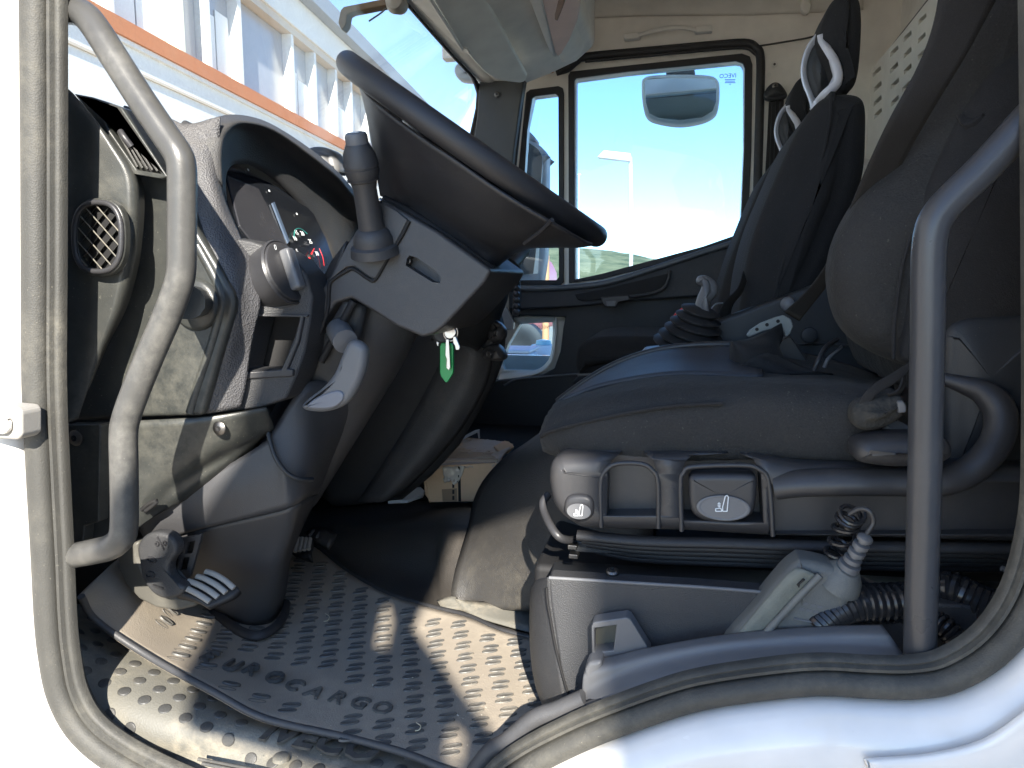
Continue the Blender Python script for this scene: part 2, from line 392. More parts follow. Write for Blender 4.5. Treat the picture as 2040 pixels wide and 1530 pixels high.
# street lamp
Y=26
lp=P(1256,560,Y=Y); L=thing('street_lamp','slim white street lamp with flat rectangular head, seen through the passenger window','street lamp',(lp.x,lp.y,0))
top=P(1256,318,Y=Y); wl=flatm('lamp_white',(.82,.82,.80),.5)
tube('pole',[Vector((lp.x,lp.y,0)),Vector((lp.x,lp.y,top.z*.5)),top+Vector((0,0,-.15)),top+Vector((-.06,0,.04)),top+Vector((-.25,0,.10))],.065,wl,L,n=4)
slab('lamp_head',[P(1189,313,Y=Y-.2),P(1203,299,Y=Y-.2),P(1256,305,Y=Y-.2),P(1257,321,Y=Y-.2)],(0,.45,0),wl,L,.03)
Y=60;lp=P(1153,560,Y=Y); L=thing('street_lamp','distant second pale lamp pole, short and thin, near the window edge','street lamp',(lp.x,lp.y,0))
tube('pole',[Vector((lp.x,lp.y,0)),P(1153,350,Y=Y)],.06,wl,L,n=2); box('lamp_head',P(1151,348,Y=Y),(.5,.2,.1),wl,L,.02)
# things in the yard behind the passenger door
Y=5.6
def grounded(px,py,Y):
    p=P(px,py,Y=Y); return p
pp=P(1087,650,Y=Y+.4); o_=thing('marker_post','orange striped marker post standing in the yard behind the white drum','post',(pp.x,pp.y,0))
tube('pole',[Vector((pp.x,pp.y,0)),Vector((pp.x,pp.y,1.75))],.028,flatm('orange_post',(.75,.35,.16),.5),o_,n=2)
for k in range(3): lathe('band',Vector((pp.x,pp.y,.55+.35*k)),(0,0,1),[(0,.0295),(.12,.0295)],flatm('white_band',(.8,.8,.78),.5),o_)
dm,t,b=nodes('blue_splashed_white'); v=objvec(t)
t.links.new(mixc(t,ramp(t,noise(t,7,2,.4,v),.58,.62),(.78,.80,.80),(.08,.45,.62)),b.inputs['Base Color']); b.inputs['Roughness'].default_value=.4
pp=P(1083,680,Y=Y); o_=thing('plastic_drum','white plastic drum with blue patches outside the small lower door window','drum',(pp.x,pp.y,0))
zt_=P(1083,684,Y=Y).z
lathe('drum_body',(Vector((pp.x,pp.y,0))),(0,0,1),[(0,.12),(.02,.13),(zt_*.5,.13),(zt_*.52,.137),(zt_*.55,.13),(zt_-.06,.125),(zt_-.01,.09)],dm,o_)
lathe('lid',(Vector((pp.x,pp.y,zt_-.008))),(0,0,1),[(0,.06),(.03,.055),(.04,0)],flatm('pale_blue_cap',(.35,.6,.68),.4),o_)
Y=6.6
a_=P(1036,715,Y=Y); o_=thing('road_barrier','red plastic road barrier panel tilted between pale bin and white drum','barrier',(a_.x,a_.y,0))
slab('panel',[P(1036,697,Y=Y),P(1071,683,Y=Y),P(1073,705,Y=Y),P(1048,718,Y=Y)],(0,.05,0),flatm('red_plastic',(.72,.10,.10),.5),o_,.01)
for px in(1045,1066):
    q=P(px,700,Y=Y+.02); tube('leg',[Vector((q.x,q.y,0)),q],.02,flatm('red_plastic2',(.6,.1,.1),.5),o_,n=2)
Y=5.0
a_=P(1020,720,Y=Y); o_=thing('storage_bin','pale grey rounded plastic bin outside the lower door window','bin',(a_.x,a_.y,0))
q=[P(990,706,Y=Y),P(1042,703,Y=Y),P(1049,712,Y=Y)]; zt_=q[1].z
box('bin_body',(a_.x,a_.y+.2,zt_/2),(.22,.35,zt_-.02),flatm('pale_bin',(.42,.47,.56),.45),o_,.03)
box('lid',(a_.x,a_.y+.2,zt_+.004),(.24,.37,.025),flatm('pale_bin_lid',(.55,.56,.6),.45),o_,.01)
# added sun blocker out of view, its edge placed to shade the cab's rear
wb=thing('shade_blocker_wall','unseen tall grey wall behind the camera, added to shade the rear of the cab','shade blocker',(12,-3.85,0))
wmt=flatm('blocker_grey',(.66,.63,.58),.9)
for k in range(6): box('blocker_section',(1.355+1.5+3.02*k,-3.85,2.6),(3.0,.3,5.2),wmt,wb,.01)
box('blocker_top',(1.415+9,-3.85,5.26),(18,.4,.12),wmt,wb,.01)

sp=thing('shadow_caster','unseen grey cutout sheet behind the camera, added and shaped to cast the photographer shadow','shadow caster',(1.05,-1.2,0))  # added stand-in out of view, outline and holes cut to cast the photographer's shadow
slab('caster_sheet',[Vector((0.280,-1.24,0.00)),Vector((0.280,-1.24,2.15)),Vector((0.000,-1.24,2.19)),Vector((-0.090,-1.24,2.42)),Vector((0.040,-1.24,2.62)),Vector((0.130,-1.24,2.92)),Vector((0.150,-1.24,3.30)),Vector((0.150,-1.24,4.40)),Vector((0.750,-1.24,4.40)),Vector((0.750,-1.24,2.66)),Vector((0.360,-1.24,2.62)),Vector((0.340,-1.24,2.56)),Vector((0.285,-1.24,2.38)),Vector((0.430,-1.24,2.20)),Vector((0.430,-1.24,0.00))],(0,.03,0),wmt,sp,.004,holes=[[Vector((0.225,-1.24,2.34)),Vector((0.250,-1.24,2.33)),Vector((0.252,-1.24,2.40)),Vector((0.240,-1.24,2.44)),Vector((0.225,-1.24,2.42))],[Vector((0.345,-1.24,2.19)),Vector((0.368,-1.24,2.18)),Vector((0.378,-1.24,2.23)),Vector((0.365,-1.24,2.24)),Vector((0.352,-1.24,2.23))]])
# red truck parked beyond the quarter window
rt=thing('parked_truck','red parked truck seen low through the quarter window behind the wing mirror','truck',tuple(P(1020,560,Y=9.0)))
rt.location.z=0; ORG[rt.name].z=0
rd=flatm('red_truck_paint',(.62,.07,.07),.3)
pr('truck_body',[(940,508),(1010,504),(1040,512),(1053,540),(1056,600),(1056,668),(940,668)],9.0,2.2,rd,rt,.05)
pr('side_window',[(1014,516),(1036,519),(1047,540),(1047,552),(1014,552)],8.99,.02,gm,rt,.005)
pr('white_stripe',[(945,575),(1054,575),(1054,590),(945,590)],8.99,.02,flatm('stripe_white',(.8,.8,.8),.4),rt,.002)
for px in (965,1035): lathe('wheel',P(px,690,Y=8.97),(0,-1,0),[(-.2,.30),(0,.30),(.02,.26),(.02,.15),(-.01,.1),(-.01,0)],M['rubber2'],rt)
def cut(o,cutter,own=False):
    md=o.modifiers.new('cut','BOOLEAN'); md.object=cutter; md.operation='DIFFERENCE'; md.solver='EXACT'; md.use_self=own
    dg=bpy.context.evaluated_depsgraph_get(); dg.update()
    me=bpy.data.meshes.new_from_object(o.evaluated_get(dg)); old=o.data; o.modifiers.clear(); o.data=me
    me.name=old.name; bpy.data.objects.remove(cutter)
def PP(px,py,p0,n):
    d=ray(px,py); return CAM+d*((p0-CAM).dot(n)/d.dot(n))
def seg_tube(name,a,b,r,m,parent,**k): return tube(name,[Q(a),Q(b)],r,m,parent,n=1,smoothpath=False,**k)
def screw(px,py,Y,parent,r=.008,nrm=(0,-1,0)):
    c=P(px,py,Y=Y); n=Vector(nrm).normalized()
    s=lathe('screw',c,n,[(0,r),(.002,r),(.004,r*.75),(.0045,0)],M['dmetal'],parent,seg=16)
    lathe('screw_socket',c+n*.0035,n,[(0,r*.4),(.0016,r*.38),(.0016,r*.2),(.0008,0)],M['deep'],s,seg=8)
# ================================================================= CAB SHELL
cab=thing('truck_cab','white truck cab seen through its open driver door, black rubber seal round the opening','truck cab',(0,.8,.4))
YD=.76
loop=[(92,-900),(92,-400),(93,0),(94,250),(94,520),(94,765),(102,950),(110,1100),(116,1230),(124,1310),(140,1385),(178,1450),(250,1505),(360,1560),(520,1615),(700,1660),(850,1655),
      (940,1600),(990,1545),(1040,1508),(1100,1475),(1192,1433),(1330,1383),(1423,1360),(1561,1341),(1646,1336),(1740,1341),(1820,1341),(1890,1326),(1969,1274),(2030,1186),(2066,1060),(2078,900),(2078,400),(2075,0),(2068,-500),(2050,-1000),(1930,-1250),(1500,-1330),(900,-1330),(300,-1290),(120,-1180)]
LP=spline([P(a,b,Y=YD) for a,b in loop],5,True)
def sweep(name,prof,m,parent,n0=0,**k):
    N=len(LP); c=sum(LP,Vector())/N; vv=[];ff=[]
    nr=[]
    for i in range(N):
        t=(LP[(i+1)%N]-LP[i-1]).normalized(); n=Vector((t.z,0,-t.x))
        nr.append(n)
    ar=sum((LP[i].x*LP[(i+1)%N].z-LP[(i+1)%N].x*LP[i].z) for i in range(N))
    s=1 if ar>0 else -1
    # n points outward
    for i in range(N):
        q=min(1,max(0,(LP[i].x+.62)/.35)); w_=1.02+(.80-1.02)*q
        for (a,y) in prof: a=a*w_ if abs(a)<.0455 else a; vv.append(LP[i]+nr[i]*s*a+Vector((0,y,0)))
    K=len(prof)
    for i in range(N):
        for j in range(K-1): ff.append((i*K+j,i*K+j+1,((i+1)%N)*K+j+1,((i+1)%N)*K+j))
    return mk(name,vv,ff,m,parent,sharp=60,**k)
import itertools
seal=[(.001,.02)]+[(.0165-.0155*math.cos(math.pi*q/10),.0-.013*math.sin(math.pi*q/10)) for q in range(11)]+[(.034,.02)]
sweep('door_seal',seal,M['rubber'],cab)
inner=[(-.0005,.03),(-.0008,.001),(-.003,-.004),(-.007,-.004),(-.009,.001),(-.012,.000),(-.015,.002),(-.0165,.007),(-.0168,.012)]
sweep('inner_seal_strip',inner,M['rubber'],cab)
body=[(.030,.03),(.0345,.004),(.036,-.010),(.045,-.022),(.07,-.030),(.10,-.034),(.30,-.05),(.55,-.055)]
sweep('outer_panel',body,M['white'],cab)
# crease in the body panel low on the right
patch('body_crease',[[(1720,1510,.722),(1850,1500,.721),(1960,1470,.72),(2060,1400,.718)],[(1735,1530,.716),(1860,1520,.715),(1975,1490,.714),(2080,1420,.713)],[(1740,1640,.708),(1880,1640,.708),(2000,1610,.708),(2100,1560,.708)]],M['white'],cab,th=.01)
# door hinge / striker at the left
hg=pr('hinge_plate',[(-40,805),(36,812),(43,822),(43,868),(34,877),(-40,872)],.715,.03,plastic('hinge_grey',(.30,.29,.27),.5,.1,500,.3,speck=.3),cab,.004)
pr('hinge_block',[(-40,828),(8,832),(14,842),(14,858),(6,866),(-40,864)],.706,.009,M['offw'],cab,.004)
# shell
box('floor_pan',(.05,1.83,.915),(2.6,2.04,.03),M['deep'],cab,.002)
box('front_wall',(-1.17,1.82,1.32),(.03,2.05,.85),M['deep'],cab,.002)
box('rear_wall',(.70,1.82,1.75),(.04,2.1,1.7),M['beige'],cab,.002)
box('roof_lining',(-.05,1.82,2.62),(1.55,2.2,.04),M['beige'],cab,.01)
box('roof_skin',(.35,1.82,2.67),(2.2,2.3,.03),M['white'],cab,.01)
box('outer_side',(.35,2.905,.95),(3.0,.02,.62),M['white'],cab,.002)
box('rear_lower_panel',(.655,2.1,1.15),(.05,1.6,.7),M['deep'],cab,.005)
box('near_side_lining',(.53,.80,1.7),(.36,.03,1.75),M['beige'],cab,.002)
box('nose_panel',(-1.22,1.82,1.1),(.03,2.2,1.25),M['white'],cab,.01)
# ---- far side wall (door + pillar), traced at Y=2.8
YF=2.80
fr=[(1015,590),(1030,300),(1050,150),(1062,140),(1140,122),(1330,100),(1478,88),(1500,100),(1508,120),(1506,300),(1500,478),(1490,470)]
pr('far_door_frame',[(985,770),(1000,600),(1012,500),(1035,170),(1040,150),(1140,120),(1300,104),(1480,92),(1500,98),(1508,118),(1506,300),(1498,500),(1490,620),(1300,700),(1140,770),(1110,790),(985,790)],YF,.06,M['cream'],cab,.004,
   holes=[[(1147,158),(1250,144),(1468,122),(1478,124),(1483,134),(1482,300),(1475,466),(1400,492),(1290,522),(1200,546),(1147,556)],
          [(1062,192),(1108,186),(1112,190),(1113,558),(1030,558),(1026,545),(1038,420),(1050,250)],
          [(1036,645),(1102,642),(1104,660),(1098,710),(1088,732),(1070,740),(1002,738),(998,728),(1010,690)]])
pr('main_window_seal',[(1132,150),(1136,142),(1250,130),(1478,106),(1494,112),(1499,128),(1497,300),(1489,470),(1480,478),(1300,530),(1200,556),(1133,564)],YF-.012,.012,M['rubber2'],cab,.003,
   holes=[[(1144,160),(1148,155),(1250,142),(1466,121),(1480,126),(1484,136),(1482,300),(1475,465),(1400,491),(1290,521),(1200,545),(1145,557)]])
pr('quarter_window_seal',[(1048,184),(1056,178),(1112,171),(1121,175),(1123,185),(1123,562),(1116,568),(1020,568),(1015,560),(1030,360)],YF-.012,.012,M['rubber2'],cab,.003,
   holes=[[(1060,195),(1066,191),(1106,186),(1112,192),(1113,552),(1108,558),(1034,558),(1030,550),(1040,420),(1050,260)]])
for nm,pts in (('window_pane',[(1143,155),(1468,120),(1482,126),(1484,140),(1476,468),(1290,524),(1144,560)]),('quarter_pane',[(1052,190),(1112,184),(1115,190),(1115,560),(1020,560),(1030,400)]),('lower_pane',[(1010,643),(1104,640),(1106,735),(1070,742),(998,742)])):
    pr(nm,pts,YF+.03,.004,M['glass'],cab,0)
# curved black roof-edge seal round the far door
sl_pts=[(1108,143),(1118,140),(1132,135),(1150,120),(1170,113),(1300,101),(1400,92),(1482,86),(1506,96),(1515,116),(1514,200),(1508,400),(1500,520)]
tube('far_door_seal',[P(a,b,Y=2.77) for a,b in sl_pts],.0145,M['rubber2'],cab,n=5)
tube('far_door_seal_lip',[P(a-4,b+9,Y=2.765) for a,b in sl_pts[4:]],.0055,M['rubber2'],cab,n=5)
pr('roof_side_lining',[(880,118),(1000,108),(1060,150),(1100,133),(1150,108),(1300,93),(1482,78),(1512,88),(1524,112),(1522,250),(1514,460),(1508,640),(1560,700),(1840,700),(1840,-120),(880,-120)],2.80,.05,M['beige'],cab,.006)
tube('lining_seam',[P(a,b,Y=2.797) for a,b in((1510,92),(1560,84),(1615,74),(1632,62),(1668,0),(1690,-40))],.003,M['rubber'],cab,n=5)
patch('roof_corner_lining',[[(880,60,2.79),(1200,35,2.79),(1500,30,2.79),(1720,20,2.79)],[(900,20,2.72),(1200,5,2.72),(1500,-5,2.72),(1720,-20,2.72)],[(900,-60,2.5),(1200,-80,2.5),(1500,-90,2.5),(1720,-100,2.5)]],M['beige'],cab,th=.01)
# assist handle on the far roof side
ah=thing('assist_handle','cream roof grab strap above the passenger window','grab handle',tuple(P(1330,65,Y=2.77)))
pr('end_cap',[(1241,66),(1274,62),(1276,76),(1243,79)],2.755,.03,M['offw'],ah,.006)
pr('end_cap',[(1382,52),(1418,48),(1420,62),(1384,65)],2.755,.03,M['offw'],ah,.006)
tube('grip',[P(1272,70,Y=2.755),P(1300,62,Y=2.74),P(1330,56,Y=2.735),P(1360,55,Y=2.74),P(1386,59,Y=2.755)],.011,M['offw'],ah,n=5,flat=.6)
disc('lining_plug',P(1543,128,Y=2.798),(0,-1,0),.010,.010,M['offw'],cab,.004)
disc('lining_plug',P(1532,148,Y=2.798),(0,-1,0),.006,.006,M['offw'],cab,.003)
ch=pr('coat_hook',[(1596,0),(1610,-6),(1618,8),(1614,24),(1604,28),(1595,18)],2.74,.03,M['offw'],cab,.008)
screw(1543,128,2.796,cab,.004)
# rear post, upper bright rear surface
slab('rear_corner_post',[(1728,-40,'x',.65),(1750,-60,'x',.65),(1753,112,'x',.65),(1733,150,'x',.65)],(.03,0,0),M['cream'],cab,.004)
# A pillar trim far side
pr('far_pillar_trim',[(955,150),(1000,148),(1046,150),(1036,210),(1024,300),(1012,420),(1000,600),(940,600),(940,300),(950,230)],2.66,.05,M['grey'] if 0 else plastic('pillar_grey',(.085,.085,.082),.6,.3,500,.05,speck=0),cab,.006)
for dx in (0,9,18): tube('pillar_seal_rib',[P(1034+dx*.8-6,172,Y=2.70),P(1020+dx*.8-6,300,Y=2.70),P(1000+dx*.8-6,480,Y=2.70)],.0075,M['rubber2'],cab,n=4)
screw(990,188,2.655,cab,.010)
# windscreen
X0,Z0,X1,Z1=-1.06,1.66,-.70,2.26
ws=slab('windscreen',[Vector((X0,.80,Z0)),Vector((X1,.80,Z1)),Vector((X1,2.72,Z1)),Vector((X0,2.72,Z0))],(-.006,0,.004),M['wglass'],cab,0)
# black ceramic border: far side and top
def onws(px,py): 
    n=Vector((Z1-Z0,0,-(X1-X0))).normalized(); return PP(px,py,Vector((X0,1,Z0))+n*.004,n)
bo=[(775,-30),(800,-5),(850,52),(900,108),(940,150),(952,168),(957,185),(955,215),(945,260),(935,300),(925,600)]
outer=[onws(a,b) for a,b in bo]; inn=[onws(a-(3 if i<5 else 8),b+(3 if i<5 else 1)) for i,(a,b) in enumerate(bo)]
vv=outer+inn; n_=len(outer)
ob=mk('screen_border',vv,[(i,i+1,n_+i+1,n_+i) for i in range(n_-1)],M['deep'],cab); s_=ob.modifiers.new('t','SOLIDIFY'); s_.thickness=.012
# header above the windscreen: profile at the far end, running across the cab
hd=[(962,188),(956,170),(940,150),(900,108),(850,52),(800,-5),(770,-40)]
hdr=[[onws(a,b)+Vector((.004,0,.0)) for a,b in hd]]
hdr.append([v+Vector((.05,0,-.004)) for v in hdr[0]]); hdr.append([v+Vector((.09,0,.02)) for v in hdr[0]]); hdr.append([v+Vector((.16,0,.06)) for v in hdr[0]])
patch('windscreen_header',hdr,M['beige'],cab,th=.01,n=3)
pr('front_header',[(955,150),(985,170),(1045,170),(1100,148),(1150,124),(1186,92),(1186,-110),(850,-110)],2.72,-1.90,M['beige'],cab,.02)
pr('amber_lamp',[(1068,141),(1080,134),(1100,132),(1104,134),(1100,141),(1075,145)],2.70,.03,M['amber'],cab,.003)
disc('header_plug',P(1073,149,Y=2.74),(0,-1,0),.008,.006,M['deep'],cab,.003)
# far-side exterior windscreen mirror seen at the top edge
em=thing('kerb_mirror_head','small round grey mirror outside the top right corner of the windscreen','mirror',tuple(P(925,145,Y=2.9)))
pillow('housing',[(903,140),(906,128),(916,124),(935,132),(958,158),(950,160),(918,158),(908,152)],2.9,.08,.02,flatm('mirror_grey',(.45,.5,.55),.4),em)
# front bracket with small mirror at the top, rust brown
fm=thing('front_mirror','rust-brown mirror arm and ball outside the windscreen at the top edge','mirror',tuple(P(735,15,Y=1.7)))
rb=flatm('weathered_brown',(.20,.13,.07),.6)
slab('arm',[P(673,45,Y=1.75),P(678,20,Y=1.75),P(684,13,Y=1.75),P(780,-6,Y=1.75),P(782,8,Y=1.75),P(700,24,Y=1.75),P(692,28,Y=1.75),P(688,50,Y=1.75),P(680,60,Y=1.75)],(0,.03,0),rb,fm,.003)
lathe('ball_joint',P(790,5,Y=1.74),(0,-1,0),[(-.03,0),(-.028,.018),(0,.026),(.02,.02),(.03,0)],flatm('joint_grey',(.4,.36,.3),.4),fm)
tube('wire',[P(735,42,Y=1.76),P(760,25,Y=1.76),P(775,10,Y=1.76)],.002,M['dmetal'],fm,n=4)
# sun visor
sv=thing('sun_visor','cream passenger sun visor folded against the header','sun visor',tuple(P(950,80,Y=2.4)))
slab('visor_board',[P(820,-60,Y=1.66),P(862,0,Y=1.83),P(922,98,Y=2.13),P(928,103,Y=2.15),P(940,118,Y=2.21),P(962,142,Y=2.32),P(985,157,Y=2.42),P(1010,163,Y=2.47),P(1036,166,Y=2.51),P(1046,163,Y=2.51),P(1050,152,Y=2.48),P(968,0,Y=1.95),P(935,-60,Y=1.78)],(0,.0,.014),M['visor'],sv,.006)
tube('clip',[P(921,99,Y=2.12),P(925,96,Y=2.12),P(931,98,Y=2.13),P(935,106,Y=2.14)],.003,M['offw'],sv,n=4)
tube('edge_rod',[P(815,-60,Y=1.65),P(858,0,Y=1.82),P(921,98,Y=2.12)],.005,M['offw'],sv,n=2)
# overhead locker with pinkish lid
lk=thing('overhead_locker','beige overhead locker with pinkish lid and white edge above the header','storage locker',tuple(P(1120,50,Y=2.3)))
pr('locker_side',[(1040,-60),(1100,108),(1112,122),(1124,128),(1140,122),(1158,108),(1172,86),(1182,55),(1186,20),(1186,-60)],2.66,-1.1,M['beige'],lk,.015)
slab('lid',[P(1060,-60,Y=1.75),P(1080,0,Y=2.0),P(1106,106,Y=2.48),P(1112,112,Y=2.5),P(1118,106,Y=2.48),P(1134,80,Y=2.37),P(1150,40,Y=2.18),P(1157,0,Y=2.0),P(1152,-60,Y=1.75)],(.0,.012,.006),M['lid'],lk,.002)
slab('lid_edge',[P(1036,-60,Y=1.75),P(1055,0,Y=2.0),P(1096,106,Y=2.47),P(1101,112,Y=2.49),P(1110,114,Y=2.49),P(1107,105,Y=2.47),P(1079,0,Y=1.99),P(1060,-60,Y=1.74)],(0,.02,.012),M['offw'],lk,.003)
c_=pr('lid_handle_recess',[(1105,28),(1112,0),(1128,-25),(1132,-20),(1121,12),(1110,40),(1105,38)],1.96,.008,plastic('recess_brown',(.20,.15,.13),.6,0,500,0,speck=0),lk,.002)
# rear shelf panel with slots
holes=[]
for a,b in ((1395,120),(1300,230),(1390,240),(1215,325),(1300,335),(1390,345),(1105,455),(1215,430),(1300,440),(1040,530),(1110,550),(1220,530),(1110,640),(1220,640),(1112,722),(1290,550)):
    x,y=1400+.3137*a,.3137*b; holes.append([(x-8,y+12,'x',.60),(x-8,y+3,'x',.60),(x+7,y-12,'x',.60),(x+8,y-4,'x',.60)])
pp=thing('slotted_rear_panel','cream slotted panel on the rear wall behind the seats','panel',tuple(P(1790,130,X=.60)))
slab('slotted_sheet',[(1700,182,'x',.60),(1752,118,'x',.60),(1800,62,'x',.60),(1855,-8,'x',.60),(1900,-70,'x',.60),(1905,80,'x',.60),(1850,130,'x',.60),(1750,300,'x',.60),(1730,320,'x',.60),(1705,300,'x',.60)],(.02,0,0),M['cream'],pp,.0015,holes=holes)
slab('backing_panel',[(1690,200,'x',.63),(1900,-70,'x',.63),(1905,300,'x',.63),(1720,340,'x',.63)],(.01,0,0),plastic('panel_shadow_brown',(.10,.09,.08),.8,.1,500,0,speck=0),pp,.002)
# ---- far door trim
dt=thing('passenger_door_trim','black passenger door trim with pull recess under the window','door trim',tuple(P(1250,600,Y=2.74)))
pr('lower_trim',[(1012,570),(1200,590),(1500,540),(1560,620),(1560,1000),(900,1000),(900,765),(990,758),(1078,748),(1104,735),(1116,700),(1122,655),(1126,632),(1030,628),(1012,640)],2.74,.06,M['blk'],dt,.006)
pr('upper_trim',[(1012,572),(1135,570),(1210,560),(1300,532),(1400,500),(1482,474),(1492,470),(1500,484),(1498,560),(1400,590),(1260,600),(1140,612),(1012,618)],2.70,.05,M['dash'],dt,.008)
tube('sill_edge',[P(a,b,Y=2.695) for a,b in((1015,574),(1070,575),(1140,572),(1210,563),(1300,536),(1400,503),(1484,477))],.011,plastic('grey_sill_edge',(.10,.11,.12),.3,.1,800,.05,speck=0),dt,n=5)
pr('pull_recess',[(1145,586),(1200,576),(1260,562),(1318,548),(1330,545),(1328,560),(1318,576),(1300,584),(1250,592),(1200,597),(1160,600),(1150,596)],2.688,.012,M['deep'],dt,.002)
tube('pull_rim',[P(a,b,Y=2.685) for a,b in((1334,538),(1332,556),(1322,574),(1300,584),(1262,590),(1220,594))],.006,M['dash'],dt,n=5)
pr('latch_handle',[(1196,592),(1252,588),(1256,598),(1232,602),(1228,612),(1206,612),(1200,604)],2.66,.03,M['smooth'],dt,.004)
pr('latch_pocket',[(1207,600),(1227,599),(1225,610),(1209,610)],2.657,.004,M['grey'],dt,.001)
tube('speaker_trim_line',[P(a,b,Y=2.735) for a,b in((1004,768),(1030,756),(1090,750),(1160,744))],.004,M['grey'],dt,n=4)
patch('lower_window_reveal',[[(1024,634,2.76),(1060,632,2.76),(1100,630,2.76),(1108,636,2.76),(1104,700,2.76),(1094,728,2.76),(1070,744,2.76),(1030,752,2.76),(992,758,2.76)],[(1032,646,2.80),(1062,644,2.80),(1094,642,2.80),(1101,648,2.80),(1098,700,2.80),(1087,724,2.80),(1066,737,2.80),(1030,740,2.80),(998,741,2.80)]],M['cream'],dt,th=.004,n=3)
slab('cable_gaiter_plate',[P(1008,612,Y=2.6),P(1024,642,Y=2.6),P(1022,656,Y=2.6),P(1006,658,Y=2.6),P(990,644,Y=2.6)],(0,.02,0),flatm('satin_plate',(.45,.45,.44),.3,.5),dt,.002)
# writing on the far windows (seen from inside, so reversed)
def mtext(s,px,py,h,Y,par): return text('window_marking',s,P(px,py,Y=Y),(-1,0,0),(0,0,1),h,M['inkd'],par,ext=.0003)
mtext('IVECO',1467,154,.014,YF+.028,cab); [pr('window_marking',[(1444+d_,y_),(1465-d_,y_),(1465-d_,y_+1.3),(1444+d_,y_+1.3)],YF+.028,.0005,M['inkd'],cab,0) for y_,d_ in ((158,0),(161,1),(164,0),(167,9))]
mtext('IVECO',1095,655,.012,YF+.028,cab)
# exterior mirrors on the far side
em=thing('kerb_view_mirror','wide kerb mirror with pale rim hanging outside the top of the passenger window','mirror',tuple(P(1355,190,Y=3.02)))
pillow('housing',[(1278,165),(1282,154),(1300,148),(1355,146),(1410,148),(1428,155),(1434,170),(1433,205),(1426,226),(1400,240),(1355,247),(1310,241),(1288,230),(1280,205)],3.02,.09,.02,M['offw'],em,n=5)
pr('glass',[(1284,164),(1287,158),(1302,155),(1355,156),(1410,156),(1424,160),(1428,172),(1427,202),(1420,221),(1398,234),(1355,240),(1312,235),(1293,226),(1286,204)],3.008,.004,M['mirror'],em,.001)
pr('bracket',[(1326,148),(1328,138),(1330,128),(1382,126),(1384,140),(1386,148)],3.04,.05,M['grey'],em,.006)
em=thing('wing_mirror','large pale wing mirror and arm outside the quarter window','mirror',tuple(P(1050,280,Y=3.15)))
ew=plastic('mirror_housing_grey',(.42,.41,.42),.5,.05,300,.1,speck=0)
pillow('mirror_arm',[(1030,190),(1048,186),(1057,196),(1058,212),(1050,232),(1036,254),(1024,262),(1018,230)],3.15,.08,.02,ew,em)
pillow('arm_cap',[(1018,262),(1030,250),(1048,256),(1062,270),(1068,282),(1050,282),(1018,278)],3.13,.09,.02,ew,em)
pillow('housing',[(1015,290),(1020,276),(1040,274),(1060,280),(1078,292),(1087,308),(1088,330),(1078,560),(1010,560)],3.12,.12,.02,ew,em)
pr('glass',[(1020,300),(1026,284),(1042,280),(1058,286),(1074,298),(1081,312),(1081,330),(1072,545),(1018,550)],3.108,.004,M['mirror'],em,.001)
# ---- passenger side seat belt on the pillar
sb=thing('passenger_belt','black passenger seat belt hanging from its pillar anchor','seat belt',tuple(P(1550,300,Y=2.74)))
pillow('anchor',[(1522,186),(1530,172),(1542,163),(1555,166),(1568,184),(1566,194),(1545,200),(1526,198)],2.74,.03,.01,M['blk'],sb)
screw(1544,171,2.738,sb,.010)
slab('webbing',[P(1532,198,Y=2.76),P(1562,196,Y=2.76),P(1560,300,Y=2.76),P(1552,420,Y=2.76),P(1520,420,Y=2.76),P(1527,300,Y=2.76)],(0,.003,0),M['belt'],sb,.0008)
for k in range(3): seg_tube('web_rib',(1538+8*k,202,2.758),(1530+8*k,415,2.758),.0014,M['blk'],sb)
# ================================================================= DASHBOARD
da=thing('dashboard','dark grained dashboard with hooded instrument cluster, dusty at its near end','dashboard',(-.8,1.6,1.2))
core=[(-1.13,.95),(-1.13,1.66),(-.95,1.70),(-.80,1.68),(-.74,1.55),(-.70,1.38),(-.76,1.18),(-.95,.95)]
slab('dash_core',[Vector((a,1.10,b)) for a,b in core],(0,1.64,0),M['blk'],da,.02)
slab('dash_far_end',[Vector((a,2.0,b)) for a,b in ((-1.1,1.2),(-1.1,1.66),(-.88,1.68),(-.74,1.58),(-.69,1.46),(-.72,1.25))],(0,.72,0),M['dash'],da,.03)
patch('end_panel',[[(112,158,.822),(128,170,.83),(146,186,.835)],[(112,230,.822),(158,232,.832),(188,236,.84)],[(112,290,.822),(178,292,.836),(228,295,.845)],[(112,345,.822),(190,345,.838),(260,346,.85)],[(114,400,.822),(192,400,.838),(267,398,.85)],
 [(115,470,.822),(192,470,.838),(264,470,.85)],[(119,540,.822),(185,540,.838),(252,540,.848)],[(121,620,.822),(176,620,.836),(232,618,.846)],[(124,700,.822),(162,700,.832),(200,700,.842)],[(130,780,.822),(150,780,.828),(174,780,.836)],[(132,842,.822),(143,840,.826),(156,834,.832)]],M['panel'],da,n=5,th=.03)
pr('side_panel',[(150,190),(200,200),(262,330),(334,340),(352,380),(395,465),(440,540),(461,580),(466,600),(464,622),(440,700),(403,828),(270,832),(128,840),(140,700),(180,500),(190,345)],.905,.06,M['panel'],da,.007)
tube('side_panel_ridge',[P(a,b,Y=.908) for a,b in((395,490),(425,545),(440,580),(443,610),(425,680),(395,770),(380,822))],.007,M['panel'],da,n=5)
